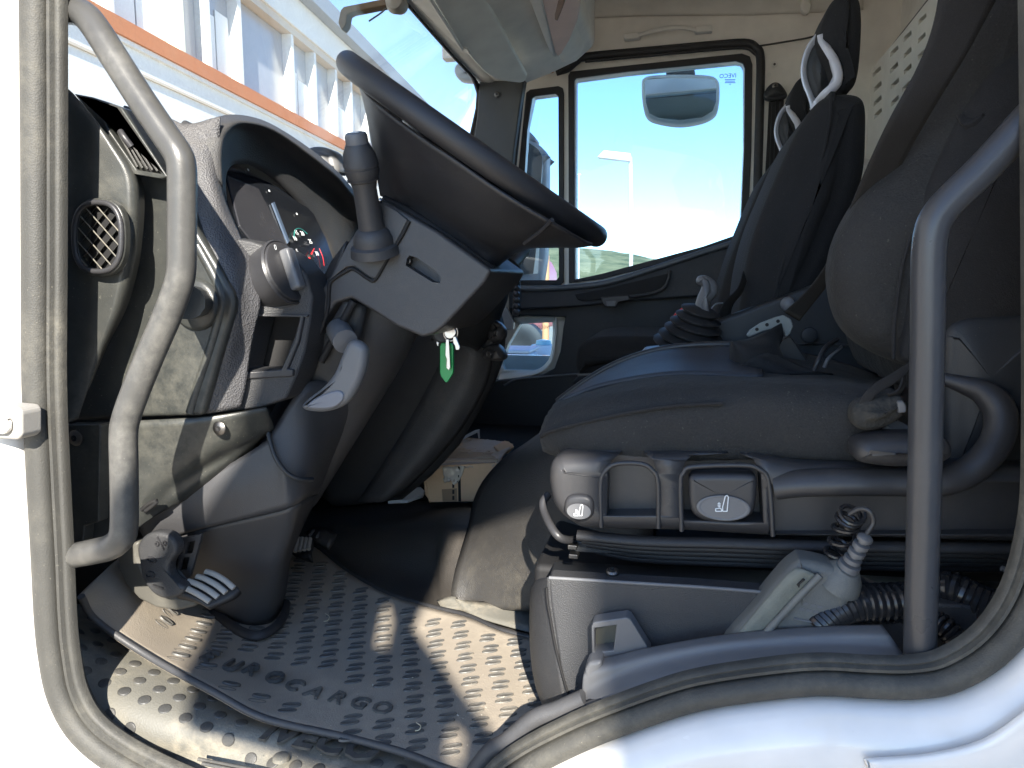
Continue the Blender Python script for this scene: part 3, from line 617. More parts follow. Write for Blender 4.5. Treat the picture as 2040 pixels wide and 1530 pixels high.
# slot vent at the top corner
vf=pr('corner_vent',[(146,186),(183,193),(242,214),(334,352),(322,356),(262,346),(206,260)],.862,.03,M['panel'],da,.002,holes=[[(196,204),(232,217),(320,346),(272,338),(214,254)]])
pr('vent_back',[(190,200),(240,215),(330,350),(262,340),(206,250)],.884,.004,M['smooth'],vf,0)
for k in range(5):
    t=k/4; a=(204+24*t,212+5*t); b=(272+40*t,334+8*t)
    slab('vent_slat',[P(a[0],a[1],Y=.863),P(b[0],b[1],Y=.863),P(b[0]+1.5,b[1],Y=.876),P(a[0]+1.5,a[1],Y=.876)],(.0024,0,.0014),M['handle'],vf,.0005)
tube('vent_thumb',[P(240,262,Y=.86),P(248,274,Y=.858),P(262,292,Y=.862)],.004,M['smooth'],vf,n=3)
pr('dash_top_pad',[(236,206),(262,214),(278,222),(300,252),(356,330),(372,395),(350,380),(334,345)],.925,.05,M['soft'],da,.006)
# oval vent
def sup(cx,cy,rx,ry,n=36,e=2.6):
    o=[]
    for i in range(n):
        a=2*math.pi*i/n; c_,s_=math.cos(a),math.sin(a)
        o.append((cx+rx*math.copysign(abs(c_)**(2/e),c_),cy+ry*math.copysign(abs(s_)**(2/e),s_)))
    return o
ov=pr('oval_vent',sup(195,472,54,78),.826,.012,M['panel'],da,.003,holes=[sup(195,472,42,64)])
tube('vent_rim',[P(a,b,Y=.825) for a,b in sup(195,472,47,69,24)],.0035,M['smooth'],ov,n=2,closed=True)
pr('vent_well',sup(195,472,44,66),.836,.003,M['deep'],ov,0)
def inside(x,y): return (abs(x-195)/43)**2.6+(abs(y-472)/65)**2.6<1
def chord(x0,y0,dx,dy):
    ins=[t for t in range(-140,141) if inside(x0+dx*t,y0+dy*t)]
    return ((x0+dx*ins[0],y0+dy*ins[0]),(x0+dx*ins[-1],y0+dy*ins[-1])) if len(ins)>6 else None
for k in range(-4,5):
    for dx,dy,sp,m_,yy in ((.66,.75,25,'beige',.827),(-.62,.78,26,'grey',.8295)):
        c_=chord(195+k*sp*(1 if dx>0 else 1),472,dx,dy)
        if c_:
            a,b=c_; slab('vent_bar',[P(a[0],a[1],Y=yy),P(b[0],b[1],Y=yy),P(b[0]+1.5,b[1]+1,Y=yy+.007),P(a[0]+1.5,a[1]+1,Y=yy+.007)],(.0015,0,.0008),M['plate'] if dx>0 else M['panel'],ov,.0004)
# grained side pad rising to the hood
patch('grained_side_pad',[[(300,215,.985),(345,238,.972),(375,247,.972),(438,232,.985)],[(325,300,.955),(375,305,.955),(405,300,.965),(438,300,.985)],[(350,380,.935),(395,385,.94),(430,385,.955),(446,385,.985)],
 [(388,455,.918),(425,460,.925),(458,465,.945),(480,470,.968)],[(430,520,.912),(458,525,.92),(486,530,.938),(510,535,.962)],[(462,575,.912),(478,580,.92),(494,590,.935),(520,600,.955)],[(470,618,.914),(478,625,.92),(490,640,.932),(510,650,.95)],
 [(446,692,.914),(460,695,.92),(475,700,.932),(500,700,.95)],[(424,765,.914),(440,765,.92),(462,765,.93),(490,765,.945)],[(408,824,.914),(424,822,.92),(450,818,.93),(480,812,.945)]],M['soft'],da,n=5)
def yv(x): return .944+(x-440)/180*.055
U=[(440,470),(500,480),(560,500),(590,520),(612,548),(624,590),(620,628),(608,700),(592,746),(570,795),(522,812),(408,828),(425,760),(450,700),(470,622)]
uu=slab('switch_panel',[P(a,b,Y=yv(a)) for a,b in U],(0,.06,0),M['dash'],da,.008,holes=[[P(a,b,Y=yv(a)) for a,b in ((507,630),(596,631),(586,670),(560,735),(481,739),(492,690))]])
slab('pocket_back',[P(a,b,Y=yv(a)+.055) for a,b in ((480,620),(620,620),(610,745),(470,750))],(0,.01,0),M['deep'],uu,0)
slab('pocket_rim',[P(a,b,Y=yv(a)-.004) for a,b in ((598,628),(606,628),(596,680),(573,735),(584,736),(584,750),(480,756),(480,742),(560,736),(586,680))],(0,.01,0),M['smooth'],uu,.002)
slab('pocket_ledge',[P(a,b,Y=yv(a)-.003) for a,b in ((490,624),(614,627),(612,632),(488,630))],(0,.01,0),M['dash'],uu,.001)
# light switch
kn=Vector((.93,-.10,.32)).normalized(); kc=P(571,541,Y=.985)
kup=(Vector((0,.25,1))-kn*Vector((0,.25,1)).dot(kn)).normalized(); ks=kup.cross(kn)
hs=lathe('light_switch',kc-kn*.02,kn,[(-.03,.040),(.010,.046),(.017,.048),(.020,.046),(.0185,.044),(.022,.0425),(.0235,.039),(.0228,0)],M['smooth'],da,seg=40)
rot=Matrix((ks,kup,kn)).transposed()
tilt=Matrix.Rotation(R(14),3,'Z')
box('switch_grip',kc+kn*.010,(.018,.060,.018),M['grey'],hs,.005,rot=rot@tilt)
text('switch_mark','0',kc+kn*.0033+ks*-.024+kup*.026,ks,kup,.008,M['ink'],hs,ext=.0002)
text('switch_mark','l',kc+kn*.0033+ks*.008+kup*.030,ks,kup,.008,M['ink'],hs,ext=.0002)
# hood
ho=patch('cluster_hood',[[(352,262,.965),(366,240,.985),(388,246,1.0),(420,236,1.03),(470,228,1.08),(535,244,1.16),(615,294,1.26),(676,345,1.36),(720,395,1.45),(775,440,1.56)],
 [(380,330,.955),(395,285,.968),(408,262,.98),(432,246,1.0),(475,236,1.05),(540,252,1.13),(616,302,1.23),(676,352,1.33),(716,400,1.42),(768,446,1.53)],
 [(438,360,.975),(437,310,.98),(440,282,.985),(450,262,1.0),(482,245,1.04),(544,260,1.12),(616,310,1.22),(673,358,1.32),(708,405,1.41),(760,452,1.52)],
 [(444,380,.99),(443,325,.995),(446,300,1.0),(456,280,1.02),(486,262,1.07),(542,282,1.15),(606,335,1.25),(655,385,1.34),(690,430,1.42),(745,475,1.52)],
 [(452,400,1.01),(450,360,1.015),(456,336,1.03),(472,326,1.06),(500,330,1.11),(545,358,1.18),(600,410,1.26),(640,465,1.33),(672,535,1.38),(715,560,1.48)]],M['dash'],da,n=5)
# instrument cluster plane
cn=Vector((.90,0,.43)).normalized(); c0=P(455,400,Y=1.02)
G=lambda px,py,o=0:PP(px,py,c0+cn*o,cn)
gl=[(442,322),(470,318),(505,322),(565,362),(625,425),(650,475),(672,540),(640,548),(592,522),(545,505),(500,495),(478,480),(455,420)]
cl=slab('instrument_cluster',[G(a,b) for a,b in gl],-cn*.02,M['screen'],da,.002)
slab('display_frame',[G(a,b,.002) for a,b in((452,350),(515,375),(570,480),(578,502),(560,498),(500,478),(478,450))],-cn*.004,plastic('display_grey',(.035,.036,.042),.2,0,500,.1,speck=0),cl,.001)
slab('display_bar',[G(a,b,.004) for a,b in((543,404),(547,402),(577,480),(574,484))],-cn*.003,flatm('display_line',(.07,.10,.15),.4),cl,0)
cy_=Vector((0,1,0)); cz_=cn.cross(cy_)*-1
cz_=Vector((-cn.z,0,cn.x))
gc=G(614,502,.003)
for s,px,py in (('0',611,526),('5',596,502),('10',589,476),('15',592,464),('20',604,466),('25',620,482),('30',633,506)):
    text('dial_number',s,G(px-3,py+3,.004),cy_,cz_,.0085,M['ink'],cl,ext=.0002)
tube('dial_arc',[G(a,b,.004) for a,b in((586,472),(587,460),(594,455),(603,458),(612,466))],.0007,M['teal'],cl,n=4)
tube('dial_redline',[G(a,b,.004) for a,b in((636,495),(643,512),(646,530))],.0005,M['redink'],cl,n=3)
tube('dial_needle',[G(613,522,.006),G(626,495,.006)],.0022,M['redink'],cl,n=2,taper=lambda t:1.2-.9*t)
lathe('needle_hub',G(617,514,.004),cn,[(0,.007),(.004,.006),(.005,0)],M['redink'] if 0 else M['deep'],cl)
seg_tube('dial_word',G(606,486,.004),G(616,488,.004),.0006,M['grey'],cl)
for a,b in((495,338),(537,380),(592,426),(446,346)): disc('indicator_dot',G(a,b,.003),cn,.0022,.0022,M['ink'],cl,.001)
pillow('dash_sensor',[(606,300),(618,291),(640,291),(660,300),(668,318),(668,345),(620,330)],1.55,.06,.015,M['grey'],da)
# ---- panels below the dash
patch('knee_panel',[[(128,846,.872),(200,842,.89),(290,838,.90),(403,832,.915),(470,824,.935),(532,814,.96)],[(130,910,.872),(200,910,.89),(290,910,.905),(400,900,.925),(470,875,.95),(545,850,.985)],
 [(136,980,.872),(205,980,.89),(285,980,.905),(350,960,.93),(430,918,.955),(536,862,.99)],[(140,1050,.872),(205,1050,.89),(270,1035,.905),(330,1000,.93),(430,940,.96),(520,880,1.0)],[(142,1096,.872),(190,1088,.885),(250,1068,.90),(320,1022,.93),(400,980,.97),(500,920,1.02)]],M['panel'],da,n=5)
pr('knee_left_strip',[(132,846),(196,845),(200,850),(200,870),(196,1040),(168,1048),(165,1080),(140,1088)],.858,.02,M['panel'],da,.003)
screw(152,872,.857,da,.011); screw(438,853,.922,da,.010)
tube('knee_slot',[P(a,b,Y=.90) for a,b in((282,1016),(296,1004),(312,998),(306,1006),(290,1018))],.003,M['deep'],da,n=3)
# column shroud down to the floor
sh=thing('column_shroud','tall black scuffed shroud round the steering column foot','column shroud',tuple(P(500,1255,Z=.97)))
patch('upper_shroud',[[(262,1032,.93),(345,990,.95),(440,935,.97),(530,878,.99),(548,850,1.0),(620,760,1.04),(720,790,1.13),(745,800,1.25)],
 [(280,1060,.94),(360,1030,.955),(460,985,.97),(545,940,.985),(570,930,.99),(625,895,1.03),(672,888,1.12),(686,892,1.25)],
 [(292,1085,.955),(370,1062,.965),(460,1040,.975),(545,1020,.985),(585,1008,.995),(612,992,1.03),(632,984,1.12),(638,986,1.25)]],M['colm'],sh,n=6)
patch('lower_shroud',[[(294,1082,.962),(370,1064,.972),(460,1042,.982),(545,1022,.992),(585,1010,1.0),(610,995,1.035),(628,988,1.12),(634,990,1.25)],
 [(300,1110,.98),(375,1100,.99),(455,1090,1.0),(530,1080,1.01),(575,1068,1.02),(588,1058,1.05),(598,1054,1.13),(601,1056,1.25)],
 [(330,1150,1.02),(385,1150,1.02),(445,1150,1.025),(510,1145,1.03),(552,1135,1.04),(570,1120,1.07),(577,1116,1.15),(579,1116,1.27)],
 [(400,1195,1.10),(425,1212,1.09),(458,1234,1.082),(500,1252,1.08),(540,1240,1.10),(556,1222,1.13),(566,1200,1.2),(570,1195,1.28)]],M['colm'],sh,n=6)
tube('foot_collar',[P(a,b,Z=.985) for a,b in((385,1188),(415,1210),(445,1234),(480,1258),(515,1266),(550,1248),(566,1225),(572,1200))],.008,M['rubber2'],sh,n=5,flat=.6)
tube('arc_joint',[P(a,b,Y=y) for a,b,y in((530,838,.995),(538,880,.983),(552,918,.978),(575,945,.983),(600,955,.995),(622,955,1.02))],.0035,M['blk'],sh,n=5)
# grille holes in the shroud
gr=pr('grille',[(340,1076),(402,1064),(392,1100),(378,1150),(350,1160),(336,1110)],.948,.006,M['colm'],sh,.001,holes=[[(352,1084),(368,1081),(362,1105),(350,1107)],[(374,1080),(389,1077),(383,1101),(368,1104)],[(347,1115),(356,1113),(352,1138),(343,1140)],[(362,1112),(378,1109),(372,1134),(356,1138)]])
pr('grille_back',[(338,1078),(400,1068),(378,1148),(345,1152)],.962,.003,M['deep'],gr,0)
# ---- clutch pedal
cp=thing('clutch_pedal','curved clutch pedal with ribbed pad and kidney-shaped shield beside the shroud','pedal',tuple(P(360,1200,Y=.95)))
pr('pedal_arm',[(238,1088),(233,1110),(236,1138),(250,1168),(276,1195),(310,1212),(350,1218),(388,1210),(398,1196),(352,1188),(312,1172),(286,1143),(273,1108),(276,1078)],.928,.028,plastic('dusty_pedal_arm',(.085,.082,.072),.5,.1,500,.5,(.28,.26,.21),speck=.8),cp,.006)
pillow('shield',[(276,1120),(272,1092),(284,1070),(306,1061),(334,1066),(349,1084),(350,1104),(338,1120),(334,1140),(344,1158),(366,1172),(356,1188),(326,1194),(300,1180),(282,1152)],.905,.022,.006,M['dash'],cp,n=5,puff=.0005)
td=(P(306,1086,Y=.9)-P(288,1166,Y=.9)).normalized()
tx='100%'
for i,ch_ in enumerate(tx):
    a=[(310,1180),(296,1153),(297,1126),(311,1098)][i]
    dirs=[((.2,0,.98)),((-.1,0,1)),((.15,0,.98)),((.5,0,.86))][i]
    yd=Vector(dirs).cross(Vector((0,-1,0))); xd=Vector(dirs).normalized(); yd=Vector((-xd.z,0,xd.x))
    text('embossed_character',ch_,P(a[0]+14,a[1],Y=.9035),xd,yd,.017,M['smooth'],cp,ext=.0015)
pad=[[(352,1178,.915),(372,1186,.913),(395,1198,.911),(414,1210,.91)],[(362,1164,.93),(385,1168,.927),(415,1180,.923),(440,1200,.92)],[(392,1150,.945),(415,1153,.94),(440,1164,.936),(464,1188,.93)],[(422,1141,.955),(438,1145,.95),(460,1158,.945),(478,1174,.94)]]
pd=patch('pedal_pad',pad,M['rubber2'],cp,n=5,th=.014)
for k in range(4):
    t=.12+k*.25
    a=[Q(pad[0][j]) .lerp(Q(pad[3][j]),t) for j in range(4)]
    tube('pad_rib',[v+Vector((0,-.004,.007)) for v in a],.0042,plastic('worn_pad_rib',(.30,.29,.27),.5,.1,400,.8,speck=.5) if k==0 else bpy.data.materials['worn_pad_rib'],cp,n=3,flat=.6)
# brake and throttle pedals
bp_=thing('brake_pedal','small worn brake pedal with ribbed pad showing past the shroud','pedal',tuple(P(605,1085,Y=1.3)))
patch('pedal_pad',[[(580,1102,1.28),(598,1112,1.27),(615,1104,1.27)],[(583,1080,1.3),(605,1082,1.29),(624,1095,1.29)],[(592,1064,1.32),(610,1064,1.32),(626,1078,1.32)]],M['rubber2'],bp_,th=.02,n=4)
for k in range(4): seg_tube('pad_rib',(588+9*k,1100-2*k,1.262),(594+8*k,1070+1*k,1.285),.004,bpy.data.materials['worn_pad_rib'],bp_)
ap=thing('accelerator_pedal','flat black accelerator pedal right of the brake pedal','pedal',tuple(P(650,1070,Y=1.35)))
patch('pedal_pad',[[(606,1068,1.33),(635,1076,1.31),(655,1085,1.3)],[(612,1058,1.36),(640,1058,1.34),(668,1070,1.33)],[(618,1052,1.38),(645,1052,1.38),(672,1064,1.36)]],M['smooth'],ap,th=.012,n=4)
for k in range(3): seg_tube('pad_rib',(618+14*k,1066+4*k,1.318),(624+14*k,1057+2*k,1.345),.003,M['grey'],ap)
# ================================================================= STEERING COLUMN
sc=thing('steering_column','dark grey steering column cover with stalk, adjuster lever and ignition lock','steering column',tuple(P(800,600,Y=1.16)))
tube('lower_column',[P(770,590,Y=1.16),P(720,690,Y=1.16),P(655,800,Y=1.16),P(625,850,Y=1.16),P(560,960,Y=1.17)],.073,M['colm'],sc,n=4,seg=28)
cov=pr('column_cover',[(742,410),(762,398),(870,460),(979,538),(966,562),(920,612),(884,650),(866,664),(842,672),(790,650),(740,618),(700,594),(668,604),(640,645),(600,720),(583,735),(600,680),(620,600),(662,548),(690,500)],1.04,.24,M['colm'],sc,.026)
cov.modifiers['bevel'].segments=7
cut(cov,pr('cutter',[(801,514),(806,508),(820,512),(852,534),(870,552),(868,564),(852,562),(826,546),(798,528)],1.02,.042,M['deep'],None,0))
screw(814,520,1.056,sc,.006)
pr('switch_carrier',[(690,490),(718,448),(745,414),(762,404),(790,420),(812,438),(800,462),(768,520),(748,554),(738,552),(706,530),(690,532),(664,552),(655,560)],1.035,.04,M['colm'],sc,.005)
tube('cover_joint',[P(a,b,Y=1.038) for a,b in((815,440),(800,470),(772,515),(748,556),(735,556),(705,536),(690,540),(660,560),(655,580),(652,620),(630,680),(600,730),(575,780))],.0028,M['deep'],sc,n=4)
patch('cover_wing',[[(690,480,1.05),(664,545,1.05),(640,575,1.05),(620,620,1.05),(600,690,1.05),(555,760,1.06),(520,800,1.08)],[(660,520,1.07),(640,560,1.07),(622,590,1.07),(602,640,1.07),(580,700,1.08),(545,755,1.09),(512,795,1.1)]],M['blk'],sc,n=4)
# adjuster slot and lever
patch('lever_slot_wall',[[(688,592,1.05),(650,660,1.05),(612,730,1.05),(590,790,1.05)],[(730,612,1.06),(715,680,1.065),(690,740,1.07),(640,830,1.07)]],M['blk'],sc,n=4)
seg_tube('slot_rod',(705,600,1.045),(640,720,1.045),.006,M['deep'],sc)
lv=lathe('adjuster_stub',P(672,655,Y=1.05),(P(694,690,Y=1.0)-P(672,655,Y=1.05)),[(0,.016),(.004,.018),(.05,.018),(.052,0)],M['grey'],sc)
lvp=pillow('adjuster_lever',[(690,684),(706,678),(722,688),(728,702),(724,735),(712,768),(694,798),(672,814),(640,822),(608,819),(598,810),(612,794),(640,772),(662,746),(676,714)],.985,.022,.009,M['grey'],sc,n=4,puff=.0)
pillow('lever_thumb_rest',[(640,815),(612,812),(618,800),(645,785),(672,778),(684,786),(680,800),(664,812)],.982,.008,.003,plastic('pale_thumb_rest',(.18,.19,.22),.35,.05,800,.05,speck=0),sc,n=4,puff=0)
# stalk
sa=(P(712,285,Y=1.0)-P(743,472,Y=1.045)); s0=P(743,474,Y=1.03)
st=lathe('stalk_boot',s0-sa.normalized()*.012,sa,[(-.012,.036),(0,.034),(.003,.029),(.012,.0285),(.020,.025),(.024,.0215),(.026,.018),(.03,.018)],M['colm'],sc,seg=32)
lathe('indicator_stalk',s0,sa,[(0,.0185),(.070,.0165),(.080,.0185),(.082,.022),(.084,.0225)],M['colm'],sc,seg=24)
lathe('stalk_grip',s0+sa.normalized()*.084,sa,[(0,.0215),(.003,.0225),(.010,.0245),(.014,.0250),(.0145,.0238),(.017,.0238),(.0175,.025),(.034,.0225),(.044,.0180),(.047,.0165)],M['colm'],sc,seg=10)
lathe('horn_button',s0+sa.normalized()*.131,sa,[(0,.0155),(.010,.0155),(.014,.0135),(.0148,0)],M['grey'],sc,seg=24)
hz=s0+sa.normalized()*.1461
hx=Vector((1,0,0)); hx=(hx-sa.normalized()*hx.dot(sa.normalized())).normalized(); hy=sa.normalized().cross(hx)
for a,b in (((-.006,-.002),(.002,-.002)),((.002,-.002),(.006,-.006)),((.006,-.006),(.006,.006)),((.006,.006),(.002,.002)),((.002,.002),(-.006,.002)),((-.006,.002),(-.006,-.002))):
    seg_tube('horn_mark',hz+hx*a[0]+hy*a[1],hz+hx*b[0]+hy*b[1],.0005,M['ink'],sc,seg=6)
# chrome gap between wheel and cover
tube('bright_gap_ring',[P(a,b,Y=1.07) for a,b in((756,398),(800,420),(850,450),(900,485),(945,518),(980,543))],.0035,flatm('gap_chrome',(.5,.5,.5),.15,1),sc,n=4)
tube('dark_gap_ring',[P(a,b,Y=1.075) for a,b in((764,396),(805,416),(855,446),(905,480),(950,514),(982,537))],.006,M['deep'],sc,n=4)
screw(762,404,1.045,sc,.004)
# far stalk and ignition side
tube('far_stalk',[P(985,560,Y=1.30),P(1003,540,Y=1.38),P(1022,515,Y=1.45),P(1038,495,Y=1.5)],.019,M['smooth'],sc,n=4,seg=16)
lathe('far_stalk_collar',P(1008,535,Y=1.38),(.3,.5,.8),[(0,.024),(.01,.024)],M['smooth'],sc)
patch('far_cover_side',[[(975,545,1.28),(940,590,1.28),(900,640,1.28),(860,680,1.28)],[(1000,560,1.34),(985,600,1.36),(960,650,1.36),(930,690,1.36)],[(1018,560,1.45),(1010,600,1.45),(985,660,1.45),(950,700,1.45)]],M['blk'],sc,n=4)
# ---- keys
kt=thing('key_bunch','keys with long green tag hanging from the ignition lock','keys',tuple(P(893,670,Y=1.16)))
lathe('lock_barrel',P(882,666,Y=1.2),(.3,-1,.1),[(0,.017),(.03,.017),(.034,.013),(.034,0)],M['smooth'],sc)
kY=1.15
tube('key_ring',[P(898+14*math.cos(a),663+16*math.sin(a),Y=kY+.004*math.sin(a)) for a in [i*math.pi/5 for i in range(10)]],.0014,M['metal'],kt,n=3,closed=True)
pillow('key_bow',[(884,658),(892,650),(904,654),(908,664),(900,674),(888,672)],kY,.004,.001,M['metal'],kt,puff=0)
pr('key_blade',[(888,676),(894,676),(897,732),(894,738),(889,733),(890,716),(887,708)],kY-.002,.003,M['metal'],kt,.0006)
pr('key_blade',[(902,672),(907,670),(916,692),(914,697),(908,697),(906,688),(903,684)],kY-.004,.003,M['metal'],kt,.0006)
pr('key_blade',[(870,688),(869,680),(874,682),(873,690)],kY,.003,M['metal'],kt,.0006)
tg=pr('green_tag',[(876,690),(879,683),(899,683),(903,690),(903,742),(900,748),(891,762),(887,762),(878,750),(876,742)],kY+.006,.006,M['green'],kt,.0016)
pr('tag_window',[(888,690),(897,690),(897,730),(888,730)],kY+.0045,.002,flatm('tag_insert',(.25,.45,.25),.3),kt,.0004)
# ================================================================= STEERING WHEEL
wc=Vector((-.311,1.164,1.747)); th_=R(34.85); wn=Vector((math.sin(th_),0,math.cos(th_))); wu=Vector((math.cos(th_),0,-math.sin(th_))); wv_=Vector((0,1,0))
sw=thing('steering_wheel','large thick-rimmed black steering wheel','steering wheel',tuple(wc))
wm_=plastic('wheel_leather',(.026,.026,.029),.36,.35,900,.10,(.25,.22,.17),speck=.1)
tube('rim',[wc+wu*.225*math.cos(a)+wv_*.225*math.sin(a) for a in [2*math.pi*i/48 for i in range(48)]],.0172,wm_,sw,n=2,closed=True,seg=22,smoothpath=True)
hub=[[(712,165,1.03),(735,195,.99),(790,240,.965),(850,283,.955),(910,322,.95),(980,372,.955),(1050,418,.965),(1110,452,.985),(1158,480,1.03),(1180,490,1.08)],
 [(724,205,1.05),(748,235,1.015),(800,290,.995),(855,335,.985),(915,378,.98),(975,415,.985),(1035,440,1.0),(1085,470,1.025),(1135,490,1.07),(1150,494,1.12)],
 [(736,265,1.08),(762,300,1.05),(808,345,1.035),(858,383,1.025),(912,420,1.02),(962,452,1.025),(1010,474,1.04),(1055,488,1.07),(1090,493,1.11),(1100,494,1.16)],
 [(748,335,1.11),(775,360,1.08),(815,392,1.068),(860,420,1.062),(905,450,1.06),(945,478,1.065),(982,498,1.08),(1012,503,1.1),(1040,498,1.14),(1050,497,1.18)],
 [(757,390,1.13),(778,400,1.10),(820,422,1.08),(860,446,1.075),(900,474,1.075),(938,502,1.08),(972,528,1.09),(988,535,1.12),(1000,525,1.16),(1010,515,1.2)]]
patch('hub_shroud',hub,wm_,sw,n=6,th=.004)
tube('spoke_crease',[P(1100,438,Y=.968),P(1075,462,Y=.992),P(1045,485,Y=1.02)],.003,wm_,sw,n=4)
lathe('airbag_pad',wc-wn*.12,wn,[(0,.05),(.02,.07),(.07,.10),(.11,.13),(.125,.125),(.135,.09),(.138,0)],wm_,sw,flat=1)
for s in (-1,1):
    for ss in (1,):
        slab('spoke',[wc+wu*(s*.10)+wv_*.05,wc+wu*(s*.215)+wv_*.03,wc+wu*(s*.20)+wv_*.11,wc+wu*(s*.08)+wv_*.12],-wn*.03,wm_,sw,.008)
slab('spoke',[wc+wu*-.05+wv_*.08,wc+wu*.05+wv_*.08,wc+wu*.05+wv_*.218,wc+wu*-.05+wv_*.218],-wn*.03,wm_,sw,.008)
# ================================================================= FLOOR
fp=thing('step_plate','dusty grey rubber step plate with round studs and raised lettering in the doorway','step plate',tuple(P(450,1450,Z=.95)))
E0=.950
plate=patch('plate_sheet',[[(66,1225,.80),(72,1300,.79),(96,1420,.787),(180,1490,.788),(320,1550,.79),(700,1680,'z',E0+.001),(1100,1600,'z',E0+.001)],
  [(150,1205,'z',1.04),(200,1290,'z',1.02),(250,1380,'z',.995),(400,1450,'z',.97),(600,1500,'z',E0),(800,1580,'z',E0),(1100,1540,'z',E0)],
  [(210,1190,'z',1.02),(360,1290,'z',.99),(480,1370,'z',.968),(600,1420,'z',E0),(760,1460,'z',E0),(940,1480,'z',E0),(1100,1480,'z',E0)]],M['plate'],fp,n=5,th=.01)
rows=[(165,1195,.83),(188,1232,.845),(232,1268,.87)]
MZ=.968
mrows=[[(162,1188,.835),(192,1236,.86),(300,1310,'z',1.022),(430,1381,'z',1.0),(500,1420,'z',.985),(565,1442,'z',.974),(690,1469,'z',MZ),(805,1500,'z',MZ),(900,1536,'z',MZ),(1040,1575,'z',MZ),(1160,1590,'z',MZ)],
 [(205,1140,.92),(262,1185,.94),(370,1248,'z',1.0),(480,1298,'z',.98),(560,1330,'z',MZ),(640,1352,'z',MZ),(730,1376,'z',MZ),(830,1398,'z',MZ),(940,1420,'z',MZ),(1050,1440,'z',MZ),(1160,1450,'z',MZ)],
 [(245,1105,1.0),(325,1128,1.04),(430,1172,'z',MZ+.02),(530,1200,'z',MZ+.008),(600,1218,'z',MZ+.002),(680,1240,'z',MZ),(765,1262,'z',MZ),(850,1288,'z',MZ),(940,1312,'z',MZ+.002),(1040,1335,'z',MZ),(1160,1350,'z',MZ)],
 [(300,1060,1.15),(395,1062,1.2),(490,1070,'z',MZ+.04),(560,1072,'z',MZ+.03),(622,1084,'z',MZ+.012),(690,1135,'z',MZ+.006),(765,1178,'z',MZ+.006),(850,1206,'z',MZ+.008),(930,1226,'z',MZ+.008),(1010,1258,'z',MZ+.004),(1160,1290,'z',MZ)]]
fm_=thing('floor_mat','black rubber floor mat dusted with tan dirt, oval treads, lettered, in the driver footwell','floor mat',tuple(P(650,1350,Z=MZ)))
mt=patch('mat_sheet',mrows,M['mat'],fm_,n=6,th=.006)
tube('mat_edge',mrows[0],.0048,M['rubber3'],fm_,n=6)
tube('mat_back_edge',mrows[3],.0045,M['rubber2'],fm_,n=6)
def bvh(o,par):
    O=ORG[o.name] if o.name in ORG else ORG[par.name]; vs_=[v.co+O for v in o.data.vertices]; return BVHTree.FromPolygons(vs_,[list(p.vertices) for p in o.data.polygons])
mb=bvh(mt,fm_); pb_=bvh(plate,fp)
def pill(vv,ff,c,nz,dx,rx,ry,h,sg=14,core=True):
    n=nz; x=(dx-n*dx.dot(n)).normalized(); y=n.cross(x); st=len(vv)
    prof=[(1.0,-.001),(.94,h*.8),(.84,h),(.72,h*.55),(.55,h*.45)] if core else [(1,-.001),(.93,h*.7),(.8,h)]
    for s,z in prof:
        for i in range(sg):
            a=2*math.pi*i/sg; vv.append(c+x*math.cos(a)*rx*(s if not core else (1-(1-s)*.5))+y*math.sin(a)*ry*s+n*z)
    K=len(prof)
    for k in range(K-1):
        for i in range(sg): ff.append((st+k*sg+i,st+k*sg+(i+1)%sg,st+(k+1)*sg+(i+1)%sg,st+(k+1)*sg+i))
    ff.append([st+(K-1)*sg+i for i in range(sg)])
def projpx(p):
    d=p-CAM; f_=d.dot(_f); return 1020+F*d.dot(_r)/f_,765-F*d.dot(_u)/f_
vv=[];ff=[]
dirx=Vector((math.cos(R(22)),math.sin(R(22)),0)); diry=Vector((-dirx.y,dirx.x,0))
import random as rnd
def polyin(x,y,poly):
    ins=False;j=len(poly)-1
    for i in range(len(poly)):
        if (poly[i][1]>y)!=(poly[j][1]>y) and x<(poly[j][0]-poly[i][0])*(y-poly[i][1])/(poly[j][1]-poly[i][1])+poly[i][0]: ins=not ins
        j=i
    return ins
matpoly=[(300,1225),(450,1140),(560,1110),(625,1100),(690,1152),(770,1194),(860,1222),(930,1245),(1010,1275),(1150,1310),(1150,1560),(1040,1555),(900,1515),(780,1486),(640,1452),(560,1425),(440,1362),(330,1302)]
letzone=[(395,1310),(470,1300),(800,1385),(800,1438),(640,1430),(430,1350)]
for i in range(-60,60):
    for j in range(-60,60):
        c0_=Vector((-.6,1.0,0))+dirx*(i*.042)+diry*(j*.035+(i%2)*.0175)
        hit=mb.ray_cast(Vector((c0_.x,c0_.y,1.6)),Vector((0,0,-1)))
        if hit[0] is None: continue
        px,py=projpx(hit[0])
        if not polyin(px,py,matpoly) or polyin(px,py,letzone): continue
        n=hit[1] if hit[1].z>0 else -hit[1]
        for s in (-1,1):
            pill(vv,ff,hit[0]+diry*s*.0068+dirx*.002*s,n,dirx+diry*.12,.0130,.0052,.0022)
print('pills',len(vv)//70)
mk('tread_pattern',vv,ff,M['pill'],fm_,kind='stuff')
# lettering moulded in the mat
ltr='EUROCARGO'
cx=[(395,1312),(436,1330),(478,1338),(520,1353),(560,1370),(603,1385),(650,1396),(690,1406),(733,1416)]
for ch_,(a,b) in zip(ltr,cx):
    p=mb.ray_cast(CAM,ray(a,b))[0]+Vector((0,0,.0005)); xd=(P(760,1425,Z=MZ)-P(430,1328,Z=MZ)).normalized()
    text('moulded_letter',ch_,p,xd,Vector((-xd.y,xd.x,0)),.026,M['pill'],fm_,ext=.0028,bold=.0006)
